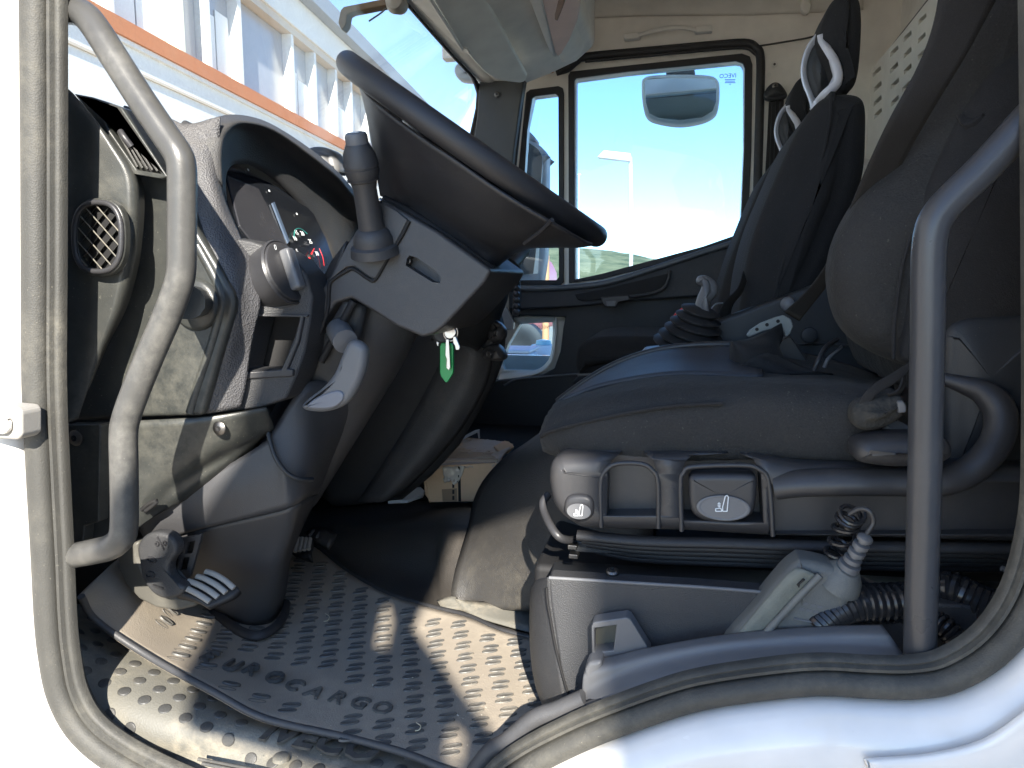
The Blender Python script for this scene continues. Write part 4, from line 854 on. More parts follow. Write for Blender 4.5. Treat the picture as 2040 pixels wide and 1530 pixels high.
# studs on the step plate
vv=[];ff=[]
for i in range(-50,50):
    for j in range(-40,40):
        q=Vector((-.55,.86,1.2))+Vector((.995,-.10,0))*(i*.0335+(j%2)*0)+Vector((.10,.995,0))*(j*.0265)
        hit=pb_.ray_cast(q,Vector((0,0,-1)))
        if hit[0] is None: continue
        px,py=projpx(hit[0])
        if not(155<px<1000) or polyin(px,py,[(500,1420),(800,1480),(780,1520),(640,1515),(500,1485)]): continue
        n=hit[1] if hit[1].z>0 else -hit[1]
        pill(vv,ff,hit[0],n,Vector((1,0,0)),.0090,.0085,.0015,14,False)
mk('stud_pattern',vv,ff,M['stud'],fp,kind='stuff')
xd=(P(750,1515,Z=E0)-P(530,1470,Z=E0)).normalized()
p0=pb_.ray_cast(CAM,ray(514,1475))[0]+Vector((0,0,.003))
text('raised_lettering','IVECO',p0,xd,Vector((-xd.y,xd.x,0)),.040,M['stud'],fp,ext=.0018,bold=.002)
for k in range(2):
    seg_tube('groove_bar',(395+k*8,1512+k*9,'z',E0+.001),(700,1572+k*9,'z',E0+.001),.0022,M['stud'],fp)
for a,b in((337,1458),(560,1512)):
    c_=P(a,b,Z=E0+.002); lathe('rivet',c_,(0,0,1),[(0,.011),(.004,.010),(.006,.006),(.006,0)],M['offw'] if a<400 else M['plate'],fp,seg=16)
# pale bits of grit on mat and plate
gv=[];gf=[]
for k in range(420):
    px,py=rnd.uniform(160,1050),rnd.uniform(1120,1530)
    if not polyin(px,py,[(170,1240),(450,1150),(625,1110),(930,1245),(1050,1300),(1050,1520),(600,1520),(250,1480),(160,1380)]): continue
    p=P(px,py,Z=MZ+.0015 if polyin(px,py,matpoly) else E0+.0015)
    s=rnd.choice((.0007,.0009,.0012,.0018)); st=len(gv)
    o3=[Vector((rnd.uniform(-1,1),rnd.uniform(-1,1),rnd.uniform(-.2,1)))*s for _ in range(4)]
    gv+= [p+v for v in o3]; gf+=[(st,st+1,st+2),(st,st+1,st+3),(st+1,st+2,st+3),(st,st+2,st+3)]
gr_=mk('grit',gv,gf,flatm('pale_grit',(.5,.45,.36),.9),None,kind='stuff',smooth=False)
tag(gr_,'scattered pale grit and crumbs on the mat and step plate','grit')
for (a,b) in((648,1222),(830,1440),(470,1290)):
    o_=tube('straw_bit',[P(a,b,Z=MZ+.004),P(a+8,b+6,Z=MZ+.006),P(a+5,b+14,Z=MZ+.004),P(a-3,b+16,Z=MZ+.003)],.0007,flatm('straw',(.6,.52,.36),.7),None,n=3)
    tag(o_,{648:'curled straw bit on the mat just right of the shroud foot',830:'curled straw bit on the mat in the middle of the photographer shadow',470:'curled straw bit on the mat left of the shroud foot'}[a],'straw')
# tunnel hump behind the mat
tn=thing('engine_tunnel','scuffed black vinyl engine tunnel rising behind the floor mat','engine tunnel',tuple(P(800,1150,Z=1.0)))
patch('hump',[[(480,1080,'z',.955),(610,1096,'z',.955),(690,1150,'z',.955),(780,1195,'z',.955),(870,1224,'z',.955),(930,1250,'z',.955),(1160,1300,'z',.955)],
 [(500,1060,1.5),(620,1070,1.47),(700,1110,1.42),(785,1145,1.38),(860,1165,1.34),(908,1175,1.30),(1160,1200,1.27)],
 [(520,1046,1.56),(630,1050,1.53),(705,1060,1.50),(785,1078,1.46),(860,1085,1.42),(912,1070,1.38),(1160,1080,1.35)],
 [(540,1036,1.66),(640,1036,1.62),(715,1036,1.59),(790,1038,1.57),(860,1035,1.54),(925,1030,1.5),(1160,1030,1.48)],
 [(560,1010,1.95),(650,1006,1.95),(720,1003,1.95),(795,1000,1.95),(870,996,1.95),(940,990,1.95),(1160,985,1.95)]],M['carpet'],tn,n=6,th=.01,jitter=.0005)
patch('tunnel_side',[[(1092,850,1.44),(1150,852,1.22),(1300,860,1.12)],[(1050,880,1.43),(1120,885,1.22),(1300,890,1.11)],[(1000,915,1.42),(1080,922,1.23),(1300,930,1.1)],[(962,958,1.41),(1050,962,1.24),(1300,970,1.1)],[(942,1000,1.40),(1030,1005,1.25),(1300,1015,1.1)],
 [(933,1045,1.37),(1010,1055,1.26),(1300,1065,1.1)],[(918,1095,1.31),(1000,1105,1.25),(1300,1120,1.1)],[(903,1150,1.27),(985,1158,1.24),(1300,1170,1.1)],[(896,1206,1.245),(975,1214,1.235),(1300,1225,1.12)]],M['vinyl'],tn,n=5,th=.01)
patch('floor_flap',[[(870,1196,'z',.972),(900,1188,'z',.985),(925,1196,'z',.985),(1060,1200,'z',.975)],[(880,1212,'z',.970),(915,1215,'z',.972),(960,1232,'z',.972),(1070,1262,'z',.970)]],M['plate'],tn,n=4,th=.003)
box('tunnel_far',(-.45,2.40,.93),(1.2,.85,.16),M['deep'],tn,.01)
# centre console stack beyond the column
cc=thing('centre_console','black centre console falling from the dashboard behind the steering column','centre console',tuple(P(880,800,Y=1.55)))
slab('console_face',[P(a,b,Y=1.50) for a,b in((880,560),(960,590),(990,620),(1000,660),(998,715),(980,762),(945,830),(905,895),(850,955),(790,1004),(640,1020),(600,900),(760,700))],(0,.07,0),M['blk'],cc,.035)
patch('console_rib',[[(910,660,1.47),(868,740,1.47),(820,830,1.47),(765,920,1.47),(712,1000,1.47)],[(948,690,1.455),(925,770,1.455),(880,850,1.455),(822,930,1.455),(762,1000,1.455)],[(985,700,1.49),(970,765,1.49),(930,840,1.49),(875,910,1.49),(800,985,1.49)]],M['dash'],cc,n=4,th=.02)
pillow('gaiter_knob',[(975,640),(992,645),(1003,660),(1000,678),(985,684),(968,675)],1.40,.05,.02,M['smooth'],cc)
pillow('gaiter_knob',[(968,690),(985,688),(998,702),(1002,716),(990,722),(962,718),(955,705)],1.38,.06,.022,M['smooth'],cc)
tube('bead_trim',[P(1028,560,Y=2.2),P(1030,590,Y=2.2),P(1028,630,Y=2.2)],.012,M['smooth'],cc,n=3)
for k in range(6): lathe('bead',P(1029,562+12*k,Y=2.17),(0,-1,0),[(-.012,0),(-.008,.009),(0,.011),(.008,.009),(.012,0)],M['smooth'],cc,seg=10)
# ---- cardboard box and boards on the tunnel
cb=thing('cardboard_box','battered tan cardboard box with clear tape and black strip on the tunnel','cardboard box',tuple(P(900,1000,Y=1.70)))
Yb=1.70
fl=[P(842,930,Y=Yb),P(990,922,Y=Yb),P(985,998,Y=Yb),P(858,1001,Y=Yb),P(846,985,Y=Yb)]
def fY(v,dy,dz=0,dx=0): return v+Vector((dx,dy,dz))
slab('front_face',fl,(0,.006,0),M['card'],cb,.002)
patch('box_top',[[(843,931,Yb),(880,930,Yb+.001),(925,929,Yb),(958,927,Yb),(992,922,Yb)],[(868,908,1.86),(900,904,1.87),(940,904,1.86),(975,903,1.865),(1012,896,1.86)],[(902,885,2.02),(925,882,2.03),(960,880,2.02),(990,883,2.02),(1022,890,2.0)],[(917,874,2.12),(940,874,2.13),(970,876,2.12),(1000,880,2.12),(1024,888,2.1)]],M['cardd'],cb,n=6,th=.004,jitter=.0016)
for k in range(13):
    t=k/12; a=Q((845,929,Yb)).lerp(Q((915,875,2.12)),t)+Vector((0,0,.004)); b=Q((990,922,Yb)).lerp(Q((1022,888,2.1)),t)+Vector((0,0,.004))
    mm=a.lerp(b,.5)+Vector((rnd.uniform(-.01,.01),rnd.uniform(-.01,.01),rnd.uniform(0,.004)))
    tube('top_corrugation',[a,a.lerp(mm,.5)+Vector((0,rnd.uniform(-.006,.006),.001)),mm,mm.lerp(b,.5)+Vector((0,rnd.uniform(-.006,.006),.001)),b],.0022,M['cardd'],cb,n=3,seg=6)
slab('torn_flap',[P(984,893,Y=1.9),P(1005,882,Y=2.0),P(1014,884,Y=2.0),P(1024,893,Y=1.95),P(1012,904,Y=1.88),P(1000,908,Y=1.84)],(0,0,.006),M['card'],cb,.001)
patch('box_side',[[(843,931,Yb),(870,908,1.86),(915,874,2.12)],[(858,1001,Yb),(880,985,1.86),(930,960,2.12)]],M['card'],cb,n=3,th=.004)
pr('black_strip',[(912,929),(917,929),(918,999),(913,999)],Yb-.0025,.002,M['deep'],cb,0)
patch('clear_tape',[[(880,931,Yb-.004),(896,930,Yb-.004),(912,929,Yb-.004),(926,928,Yb-.004)],[(882,948,Yb-.005),(895,950,Yb-.007),(908,955,Yb-.003),(922,945,Yb-.006)],[(886,962,Yb-.003),(898,958,Yb-.006),(904,966,Yb-.004),(914,958,Yb-.004)]],M['tape'],cb,n=4,th=.0006,jitter=.0012)
pr('tape_band',[(880,975),(910,973),(910,999),(882,1000)],Yb-.0015,.001,plastic('brown_tape',(.28,.19,.12),.4,0,500,0,speck=0),cb,0)
for k in range(5): pr('printed_mark',[(901,940+12*k),(905,940+12*k),(905,948+12*k),(901,948+12*k)],Yb-.0028,.0005,M['deep'],cb,0)
bd=slab('folded_board',[P(772,996,Y=1.62),P(805,982,Y=1.68),P(838,976,Y=1.72),P(846,984,Y=1.70),P(843,991,Y=1.66),P(812,1002,Y=1.6),P(773,1004,Y=1.6)],(0,0,.008),M['paper'],None,.001)
tag(bd,'pale flat board lying on the tunnel left of the cardboard box','board')
bd=slab('folded_board',[P(880,892,Y=1.95),P(945,858,Y=2.1),P(954,856,Y=2.1),P(955,874,Y=2.1),P(953,874,Y=2.1),P(951,862,Y=2.1),P(930,872,Y=2.05),P(886,896,Y=1.95)],(0,.01,0),M['paper'],None,.001)
tag(bd,'pale thin board edge standing behind the cardboard box','board')
# ================================================================= DRIVER SEAT
ds=thing('driver_seat','black fabric suspension driver seat with lever panel on its side','seat',tuple(P(1500,1080,Y=1.1)))  # the driver's seat of the truck
cush=[[(1112,910,1.0),(1084,900,.99),(1075,872,.985),(1082,840,.995),(1098,812,1.03),(1106,802,1.08),(1110,799,1.2),(1112,797,1.33),(1118,800,1.45)],
 [(1165,914,.955),(1160,905,.945),(1155,875,.94),(1158,835,.945),(1170,800,.975),(1180,783,1.03),(1182,772,1.2),(1180,763,1.33),(1188,757,1.46)],
 [(1250,916,.95),(1250,908,.935),(1250,870,.93),(1252,822,.935),(1258,785,.965),(1264,764,1.03),(1264,748,1.2),(1258,730,1.34),(1262,722,1.47)],
 [(1340,918,.95),(1340,910,.935),(1340,862,.93),(1342,812,.935),(1345,775,.965),(1348,754,1.03),(1345,738,1.2),(1335,708,1.34),(1330,700,1.48)],
 [(1440,916,.95),(1440,910,.935),(1440,860,.93),(1440,806,.935),(1442,768,.965),(1445,753,1.03),(1442,742,1.2),(1440,700,1.34),(1440,690,1.48)],
 [(1560,914,.95),(1560,908,.935),(1560,858,.93),(1560,800,.935),(1562,764,.965),(1563,754,1.03),(1560,748,1.2),(1555,722,1.34),(1545,692,1.48)],
 [(1680,918,.95),(1680,912,.935),(1680,860,.93),(1680,805,.935),(1682,770,.965),(1683,762,1.03),(1680,757,1.2),(1676,742,1.34),(1670,720,1.48)],
 [(1790,920,.95),(1790,912,.935),(1788,864,.93),(1786,812,.935),(1784,784,.965),(1784,778,1.03),(1782,774,1.2),(1780,768,1.34),(1780,760,1.48)]]
patch('seat_cushion',cush,M['fab2'],ds,n=6,n2=6,th=.02,jitter=.0004)
patch('seat_centre_panel',[[(1116,795,1.10),(1122,792,1.25),(1128,788,1.38)],[(1185,768,1.10),(1185,756,1.25),(1188,748,1.38)],[(1262,752,1.10),(1258,735,1.25),(1258,714,1.38)],[(1345,742,1.10),(1338,722,1.25),(1330,696,1.38)],[(1440,744,1.10),(1438,720,1.25),(1436,688,1.38)],[(1520,747,1.10),(1516,730,1.25),(1505,695,1.38)]],M['seatv'],ds,n=5,th=.006)
tube('cushion_piping',[P(a,b,Y=y) for a,b,y in((1078,868,.982),(1098,858,.962),(1160,842,.940),(1250,822,.930),(1345,808,.930),(1440,803,.930))],.0028,M['fab'],ds,n=6)
tube('far_cushion_edge',[P(a,b,Y=1.40) for a,b in((1110,800),(1150,770),(1200,738),(1250,715),(1310,697),(1380,688),(1460,686))],.006,M['smooth'],ds,n=5)
# base cover
base=pillow('base_cover',[(1090,955),(1095,928),(1110,914),(1140,909),(1300,908),(1500,912),(1600,928),(1800,934),(2100,940),(2130,1000),(2100,1082),(1800,1080),(1530,1074),(1360,1064),(1180,1060),(1140,1048),(1112,1026),(1096,998)],.905,.50,.020,M['smooth'],ds,n=3,puff=0)
cut(base,pr('cutter',[(1200,1056),(1202,960),(1210,940),(1230,928),(1275,928),(1298,942),(1306,962),(1308,1056)],.85,.085,M['smooth'],None,0),True)
cut(base,pr('cutter',[(1362,1066),(1360,960),(1366,944),(1380,934),(1480,932),(1510,940),(1526,962),(1532,1072)],.85,.10,M['smooth'],None,0),True)
cut(base,pr('cutter',[(1545,1000),(1560,990),(1780,988),(2200,990),(2200,1100),(1545,1100)],.85,.075,M['smooth'],None,0),True)
tube('side_rim',[P(1545,968,Y=.912),P(1600,962,Y=.905),P(1700,960,Y=.90),P(1790,960,Y=.90),P(1860,962,Y=.90),P(1920,945,Y=.905),P(1968,905,Y=.91),P(1992,860,Y=.92),P(1990,815,Y=.93),P(1962,783,Y=.94),P(1925,768,Y=.95),P(1880,755,Y=.96),P(1840,748,Y=.97)],.017,M['smooth'],ds,n=6,flat=.8,seg=16,taper=lambda t:1 if t<.7 else 1-.8*(t-.7)/.3)
for X_,w_ in((1204,3),(1303,3)): pass
tube('recess_rim',[P(a,b,Y=.9065) for a,b in((1198,1050),(1197,965),(1205,940),(1228,924),(1278,924),(1301,938),(1311,962),(1312,1052))],.003,M['smooth'],ds,n=4)
tube('recess_rim',[P(a,b,Y=.9065) for a,b in((1358,1058),(1356,962),(1362,942),(1380,930),(1480,927),(1514,936),(1532,962),(1540,1068))],.003,M['smooth'],ds,n=4)
pillow('rocker_button',sup(1153,1013,30,27,14),.898,.02,.006,M['smooth'],ds,n=3,puff=.001)
disc('button_hollow',P(1153,1019,Y=.8935),(0,-1,0),.015,.010,M['grey'],ds,.001,bev=.0003)
pillow('lever_paddle',[(1372,962),(1376,950),(1390,946),(1440,945),(1490,946),(1506,952),(1509,966),(1506,1005),(1498,1026),(1470,1040),(1440,1043),(1405,1039),(1382,1026),(1374,1005)],.902,.03,.007,M['smooth'],ds,n=4,puff=.0)
hol=disc('paddle_hollow',P(1441,1012,Y=.9005),(0,-1,0),.031,.016,M['smooth'],ds,.0008,bev=.0003,seg=32)
pad_o=lathe('paddle_dish',P(1441,1012,Y=.9005),(0,-1,0),[(.0008,.031),(.0018,.030),(.001,.027),(-.0005,.018),(-.0012,0)],M['grey'],ds,seg=40,flat=1,up=(1,0,0),sharp=80)
pad_o.data.transform(Matrix.Identity(4)); 
for v in pad_o.data.vertices: v.co.z=(v.co.z-(P(1441,1012,Y=.9).z-ORG[ds.name].z))*.5+(P(1441,1012,Y=.9).z-ORG[ds.name].z)
def seaticon(cx,cy,s,Y,par):
    for pts in (((-14,20),(-14,14),(-2,13),(0,20)),((2,20),(2,10),(8,-14),(12,-16),(15,-12),(12,20))):
        q=[P(cx+a*s,cy+b*s,Y=Y) for a,b in pts]; q.append(q[0])
        for i in range(len(q)-1): seg_tube('seat_symbol',q[i],q[i+1],.0007,M['ink'],par,seg=6)
    for a,b,c_,d_ in ((-9,4,-6,0),(-6,0,-3,4),(-3,4,-9,4),(-9,7,-3,7),(-9,7,-6,11),(-6,11,-3,7)): seg_tube('seat_symbol',P(cx+a*s,cy+b*s,Y=Y),P(cx+c_*s,cy+d_*s,Y=Y),.0006,M['ink'],par,seg=6)
seaticon(1438,1001,.88,.8985,ds); seaticon(1152,1015,.62,.892,ds)
# front loop handle at the left of the base
tube('slide_bar',[P(a,b,Y=y) for a,b,y in((1092,985,.99),(1082,1000,.98),(1084,1020,.97),(1096,1046,.95),(1112,1068,.94),(1130,1076,.95),(1150,1074,.97))],.0055,M['smooth'],ds,n=5)
# bellows
for k in range(5):
    tube('bellows_fold',[P(1150+10*k,1066+7*k,Y=.93+.012*k),P(1280,1078+8*k,Y=.925+.012*k),P(1450,1082+9*k,Y=.92+.012*k),P(1650,1088+9*k,Y=.92+.012*k),P(2080,1094+9*k,Y=.92+.012*k)],.0075,M['rubber2'],ds,n=5,flat=.7)
box('suspension_base',(P(1560,1125,Y=1.2)),(.72,.42,.10),M['deep'],ds,.01)
pr('slide_rail',[(1142,1078),(1400,1090),(1700,1104),(1700,1130),(1142,1100)],.955,.02,M['blk'],ds,.002)
for a,b in((1140,1086),(1142,1104)): box('rail_clip',P(a+2,b,Y=.95),(.012,.02,.006),M['dmetal'],ds,.001)
# side knob
pillow('adjuster_knob',[(1706,905),(1712,888),(1735,876),(1790,870),(1860,872),(1895,882),(1905,905),(1895,922),(1860,932),(1790,936),(1735,930),(1712,922)],.868,.06,.018,M['smooth'],ds,n=4,puff=.002)
# backrest
pillow('backrest',[(1800,640),(1790,560),(1800,470),(1840,380),(1905,235),(1975,95),(2050,-80),(2105,-220),(2200,-320),(2400,-300),(2400,0),(2300,400),(2200,640),(2100,780),(1960,800),(1850,790)],1.0,.46,.085,M['fab2'],ds,n=5,puff=.015)
pillow('backrest_bolster',[(1668,560),(1674,500),(1694,445),(1734,380),(1790,318),(1850,240),(1900,150),(1935,60),(1970,-60),(2010,-200),(2120,-320),(2250,-300),(2280,0),(2200,400),(2130,640),(2060,740),(1960,780),(1880,755),(1820,735),(1768,714),(1718,682),(1684,635)],.985,.12,.045,M['fab2'],ds,n=5,puff=.008)
pillow('backrest_side_piece',[(1800,720),(1808,650),(1816,560),(1826,470),(1850,380),(1890,290),(1940,200),(2000,120),(2120,60),(2160,300),(2120,640),(1990,760),(1880,740)],.968,.06,.02,M['fab'],ds,n=5)
tube('backrest_seam',[P(a,b,Y=.975) for a,b in((1780,715),(1782,650),(1790,580),(1800,520),(1815,470))],.0022,M['fab'],ds,n=5)
patch('back_pocket_fold',[[(1905,230,.985),(1925,225,.982),(1945,238,.98)],[(1915,245,.97),(1935,242,.968),(1958,225,.968)],[(1925,262,.972),(1945,256,.97),(1965,240,.97)]],M['fab'],ds,n=4,th=.003)
pillow('lower_side_cover',[(1882,700),(1886,665),(1900,645),(1930,632),(1975,628),(2040,628),(2120,640),(2140,900),(2000,960),(1900,950),(1880,900)],.955,.06,.015,M['blk'],ds,n=4)
# buckle on the near side
bk=thing('seat_buckle','black foam-wrapped belt buckle and strap at the near rear of the driver cushion','belt buckle',tuple(P(1755,820,Y=.92)))
pillow('buckle_body',[(1702,846),(1700,824),(1708,808),(1725,798),(1760,794),(1795,790),(1806,800),(1808,818),(1800,834),(1778,848),(1745,860),(1718,858)],.895,.04,.012,plastic('foam_black',(.03,.03,.028),.9,1.0,260,.25,speck=.2),bk,n=4)
patch('strap_loop',[[(1712,806,.90),(1724,782,.90),(1745,762,.905),(1775,745,.91),(1812,722,.92)],[(1735,800,.90),(1748,784,.90),(1765,775,.905),(1790,758,.91),(1818,732,.92)]],M['belt'],bk,n=5,th=.002)
patch('strap_tail',[[(1800,745,.915),(1796,768,.905),(1785,782,.90),(1768,786,.898)],[(1806,748,.93),(1803,772,.925),(1790,790,.92),(1772,795,.915)]],M['belt'],bk,n=4,th=.002)
pr('latch_edge',[(1788,800),(1800,798),(1806,810),(1806,822),(1790,824)],.892,.01,M['grey'],bk,.002)
seg_tube('buckle_stalk',(1790,850,.92),(1770,885,.93),.014,M['grey'],bk)
# driver's belt
db=thing('driver_belt','wide black driver seat belt crossing the backrest down to its latch','seat belt',tuple(P(1700,450,Y=1.05)))
patch('webbing',[[(1895,-60,.90),(1870,60,.92),(1800,200,.95),(1740,320,1.0),(1690,420,1.06),(1655,500,1.12),(1620,570,1.2),(1580,618,1.3)],[(2010,-60,.90),(1955,60,.92),(1880,200,.95),(1810,320,1.0),(1750,420,1.05),(1700,478,1.10),(1650,545,1.18),(1610,600,1.26)]] if 0 else
 [[(1880,-80,.90),(1862,40,.915),(1830,130,.93),(1772,240,.95),(1730,330,.99),(1690,425,1.05),(1655,510,1.13),(1612,575,1.22),(1562,622,1.34)],[(2030,-80,.90),(1985,0,.915),(1925,110,.93),(1870,200,.95),(1812,300,.99),(1752,410,1.05),(1690,515,1.13),(1640,580,1.22),(1592,640,1.34)]],M['belt'],db,n=6,th=.002)
slab('latch_plate',[P(a,b,Y=1.36) for a,b in((1487,668),(1494,658),(1515,644),(1545,632),(1562,628),(1576,636),(1581,650),(1575,664),(1566,672),(1560,655),(1548,652),(1520,660),(1492,672))],(0,.012,0),plastic('latch_grey',(.22,.24,.23),.5,.1,500,.1,speck=.2),db,.002)
for a,b in((1508,656),(1528,647),(1550,640)): disc('rivet',P(a,b,Y=1.358),(0,-1,0),.003,.003,M['deep'],db,.002)
patch('slack_webbing',[[(1454,682,1.30),(1453,715,1.28),(1452,748,1.27)],[(1462,680,1.25),(1478,700,1.24),(1500,730,1.24),],[(1500,672,1.30),(1530,684,1.28),(1560,712,1.28)],[(1558,645,1.34),(1560,672,1.36),(1548,700,1.36)]],M['belt'],db,n=5,th=.003)
patch('slack_tail',[[(1455,748,1.25),(1470,752,1.24),(1480,756,1.24)],[(1500,712,1.22),(1540,730,1.22),(1580,745,1.22)],[(1540,700,1.28),(1600,730,1.28),(1660,745,1.28)]],M['fab'],db,n=4,th=.003)
pr('latch_box',[(1526,700),(1570,670),(1578,672),(1612,722),(1608,735),(1560,735)],1.40,.03,M['smooth'],db,.004)
lathe('round_button',P(1570,606,Y=1.47),(-.3,-1,.1),[(-.01,.012),(.0,.014),(.008,.012),(.012,.006),(.012,0)],M['grey'],db)
tube('cable_loop',[P(1622,738,Y=1.25),P(1632,715,Y=1.25),P(1645,692,Y=1.27),P(1668,676,Y=1.3)],.004,M['smooth'],db,n=4)
tube('cable_loop',[P(1642,732,Y=1.25),P(1650,715,Y=1.25),P(1668,700,Y=1.27),P(1676,692,Y=1.3)],.003,M['grey'],db,n=4)
lathe('round_plug',P(1613,668,Y=1.52),(0,-1,0),[(-.004,.0155),(.001,.0145),(.002,.012),(.002,0)],M['blk'],db)
# box behind between the seats
rb_=thing('rear_storage_trim','dark trim panel between the seats behind the gear lever','trim panel',tuple(P(1620,700,Y=1.55)))
pr('trim_face',[(1420,640),(1560,590),(1640,560),(1720,560),(1760,800),(1400,800)],1.545,.03,M['blk'],rb_,.01)
tube('trim_step',[P(1560,686,Y=1.54),P(1640,684,Y=1.54),P(1700,690,Y=1.54)],.003,M['dash'],rb_,n=3)
# ================================================================= PASSENGER SEATS
s2_=thing('passenger_seat','black middle passenger seat with silver-edged open headrest, nearer of the two','seat',tuple(P(1560,660,Y=1.75)),group='passenger seats')  # middle passenger seat of the truck
pillow('backrest',[(1478,640),(1480,585),(1490,520),(1512,440),(1545,360),(1585,270),(1618,215),(1650,184),(1690,176),(1722,182),(1735,205),(1736,260),(1732,330),(1715,400),(1680,490),(1645,570),(1610,640),(1570,665),(1520,668)],1.58,.44,.055,M['fab'],s2_,n=5,puff=.02)
patch('front_bolster',[[(1655,182,1.60),(1625,215,1.70),(1600,245,1.9)],[(1652,250,1.585),(1600,285,1.68),(1572,300,1.9)],[(1632,340,1.575),(1570,360,1.67),(1540,380,1.9)],[(1600,430,1.57),(1535,440,1.66),(1505,450,1.9)],[(1562,520,1.57),(1500,530,1.66),(1480,540,1.9)],[(1545,600,1.57),(1488,610,1.66),(1470,610,1.9)],[(1548,660,1.57),(1500,655,1.66),(1480,655,1.9)]],M['fab2'],s2_,n=5,th=.01)
tube('bolster_seam',[P(a,b,Y=1.572) for a,b in((1656,190),(1652,250),(1632,340),(1600,430),(1562,520),(1544,590),(1540,650))],.003,M['fab'],s2_,n=5)
def headrest(t,dx,dy,sc_,Y,label=None):
    S=lambda pts:[(1660+dx+(a-1660)*sc_,100+dy+(b-100)*sc_) for a,b in pts]
    pad=pillow('headrest_pad',S([(1640,52),(1650,15),(1668,-12),(1695,-26),(1716,-10),(1722,30),(1720,90),(1715,140),(1706,166),(1690,178),(1675,172),(1670,150),(1660,120),(1646,92)]),Y,.16,.03,M['fab'],t,n=4)
    tube('headrest_trim',[P(a,b,Y=Y-.004+(.03 if i in(0,1,8,9) else .0)) for i,(a,b) in enumerate(S([(1636,68),(1640,84),(1652,104),(1664,124),(1670,145),(1668,164),(1658,176),(1645,188),(1632,204),(1622,222)]))],.011,plastic('headrest_silver'+str(dx),(.66,.66,.70),.4,.05,600,0,speck=0),t,n=4,flat=.6)
    tube('headrest_trim',[P(a,b,Y=Y+.10) for a,b in S([(1622,222),(1620,206),(1614,188),(1606,168),(1602,146),(1604,122),(1612,98),(1624,80),(1636,68)])],.010,M["silver"],t,n=4,flat=.5)
    pr('headrest_shell',S([(1650,106),(1660,124),(1668,146),(1666,170),(1648,192),(1625,226),(1621,200),(1636,184),(1652,168),(1661,150),(1655,128)]),Y+.02,.012,M['silver'],t,.003)
    pillow('headrest_core',S([(1610,160),(1606,135),(1612,108),(1626,84),(1640,86),(1654,108),(1664,130),(1664,158),(1650,178),(1632,196),(1622,190)]),Y+.09,.05,.012,M['blk'],t,n=4)
headrest(s2_,0,0,1.0,1.64)
s3_=thing('passenger_seat','black far passenger seat by the door with smaller silver-edged headrest','seat',tuple(P(1400,700,Y=2.3)),group='passenger seats')  # outer passenger seat of the truck
pillow('backrest',[(1425,650),(1432,600),(1455,520),(1490,430),(1525,350),(1555,305),(1580,288),(1612,286),(1640,300),(1650,400),(1620,560),(1560,670),(1480,680)],2.10,.45,.06,M['fab'],s3_,n=5)
headrest(s3_,-72,132,.70,2.22)
pillow('seat_cushion',[(1147,742),(1144,715),(1150,692),(1170,678),(1210,671),(1320,672),(1420,680),(1500,690),(1500,760),(1400,765),(1180,752)],2.05,.50,.045,M['fab'],s3_,n=4)
pillow('seat_base',[(1150,752),(1300,756),(1500,764),(1500,900),(1180,900),(1150,800)],2.08,.45,.02,M['deep'],s3_,n=3)
tube('base_edge',[P(1150,747,Y=2.06),P(1250,742,Y=2.06),P(1400,742,Y=2.06)],.003,M['grey'],s3_,n=3)
pillow('seat_cushion',[(1440,700),(1450,660),(1500,640),(1600,640),(1640,680),(1640,760),(1450,770)],1.60,.42,.04,M['fab'],s2_,n=4)
o_=patch('lap_belt_loop',[[(1428,650,1.56),(1432,625,1.56),(1446,600,1.56),(1470,575,1.56),(1482,540,1.56)],[(1466,662,1.60),(1456,630,1.60),(1462,605,1.60),(1478,585,1.60),(1488,560,1.60)]],M['belt'],None,n=5,th=.002)
tag(o_,'folded black belt loop beside the middle seat backrest, behind the gear lever','seat belt')
# ---- gear lever
gl_=thing('gear_lever','grey pistol-shaped gear lever in a pleated black bellows','gear lever',tuple(P(1370,700,Y=1.52)))
a0=P(1370,698,Y=1.52); a1=P(1398,612,Y=1.50); ax_=(a1-a0); L_=ax_.length; prof=[]
for k in range(6):
    r_=.072-.0068*k; prof+=[(L_*k/6,r_*.80),(L_*(k+.45)/6,r_),(L_*(k+.55)/6,r_)]
prof+=[(L_,.020),(L_*1.02,0)]
lathe('bellows',a0,ax_,prof,M['rubber2'],gl_,seg=20,sharp=25)
lathe('bellows_base',P(1366,706,Y=1.52),(0,0,1),[(0,.09),(.012,.08),(.014,0)],M['grey'],gl_,seg=24)
pillow('grip',[(1387,562),(1390,552),(1400,548),(1413,551),(1426,561),(1432,574),(1430,588),(1420,598),(1414,607),(1416,620),(1424,632),(1424,644),(1404,646),(1380,632),(1384,612),(1390,592),(1397,576),(1398,570),(1392,568)],1.49,.045,.016,M['grey'],gl_,n=4)
tg2=slab('red_edged_card',[P(1340,634,Y=1.6),P(1352,620,Y=1.6),P(1374,607,Y=1.6),P(1380,610,Y=1.6),P(1378,625,Y=1.6),P(1350,642,Y=1.6)],(0,.004,0),M['paper'],None,.0005)
tag(tg2,'small pale card with red edge tucked behind the gear lever bellows','card')
tube('card_edge',[P(1340,634,Y=1.597),P(1352,620,Y=1.597),P(1374,607,Y=1.597)],.0022,M['redink'],tg2,n=3)
o_=tube('thin_wire',[P(1418,614,Y=1.6),P(1426,606,Y=1.62),P(1440,604,Y=1.64)],.0012,M["silver"],None,n=3); tag(o_,'thin pinkish wire curling behind the gear grip','wire')
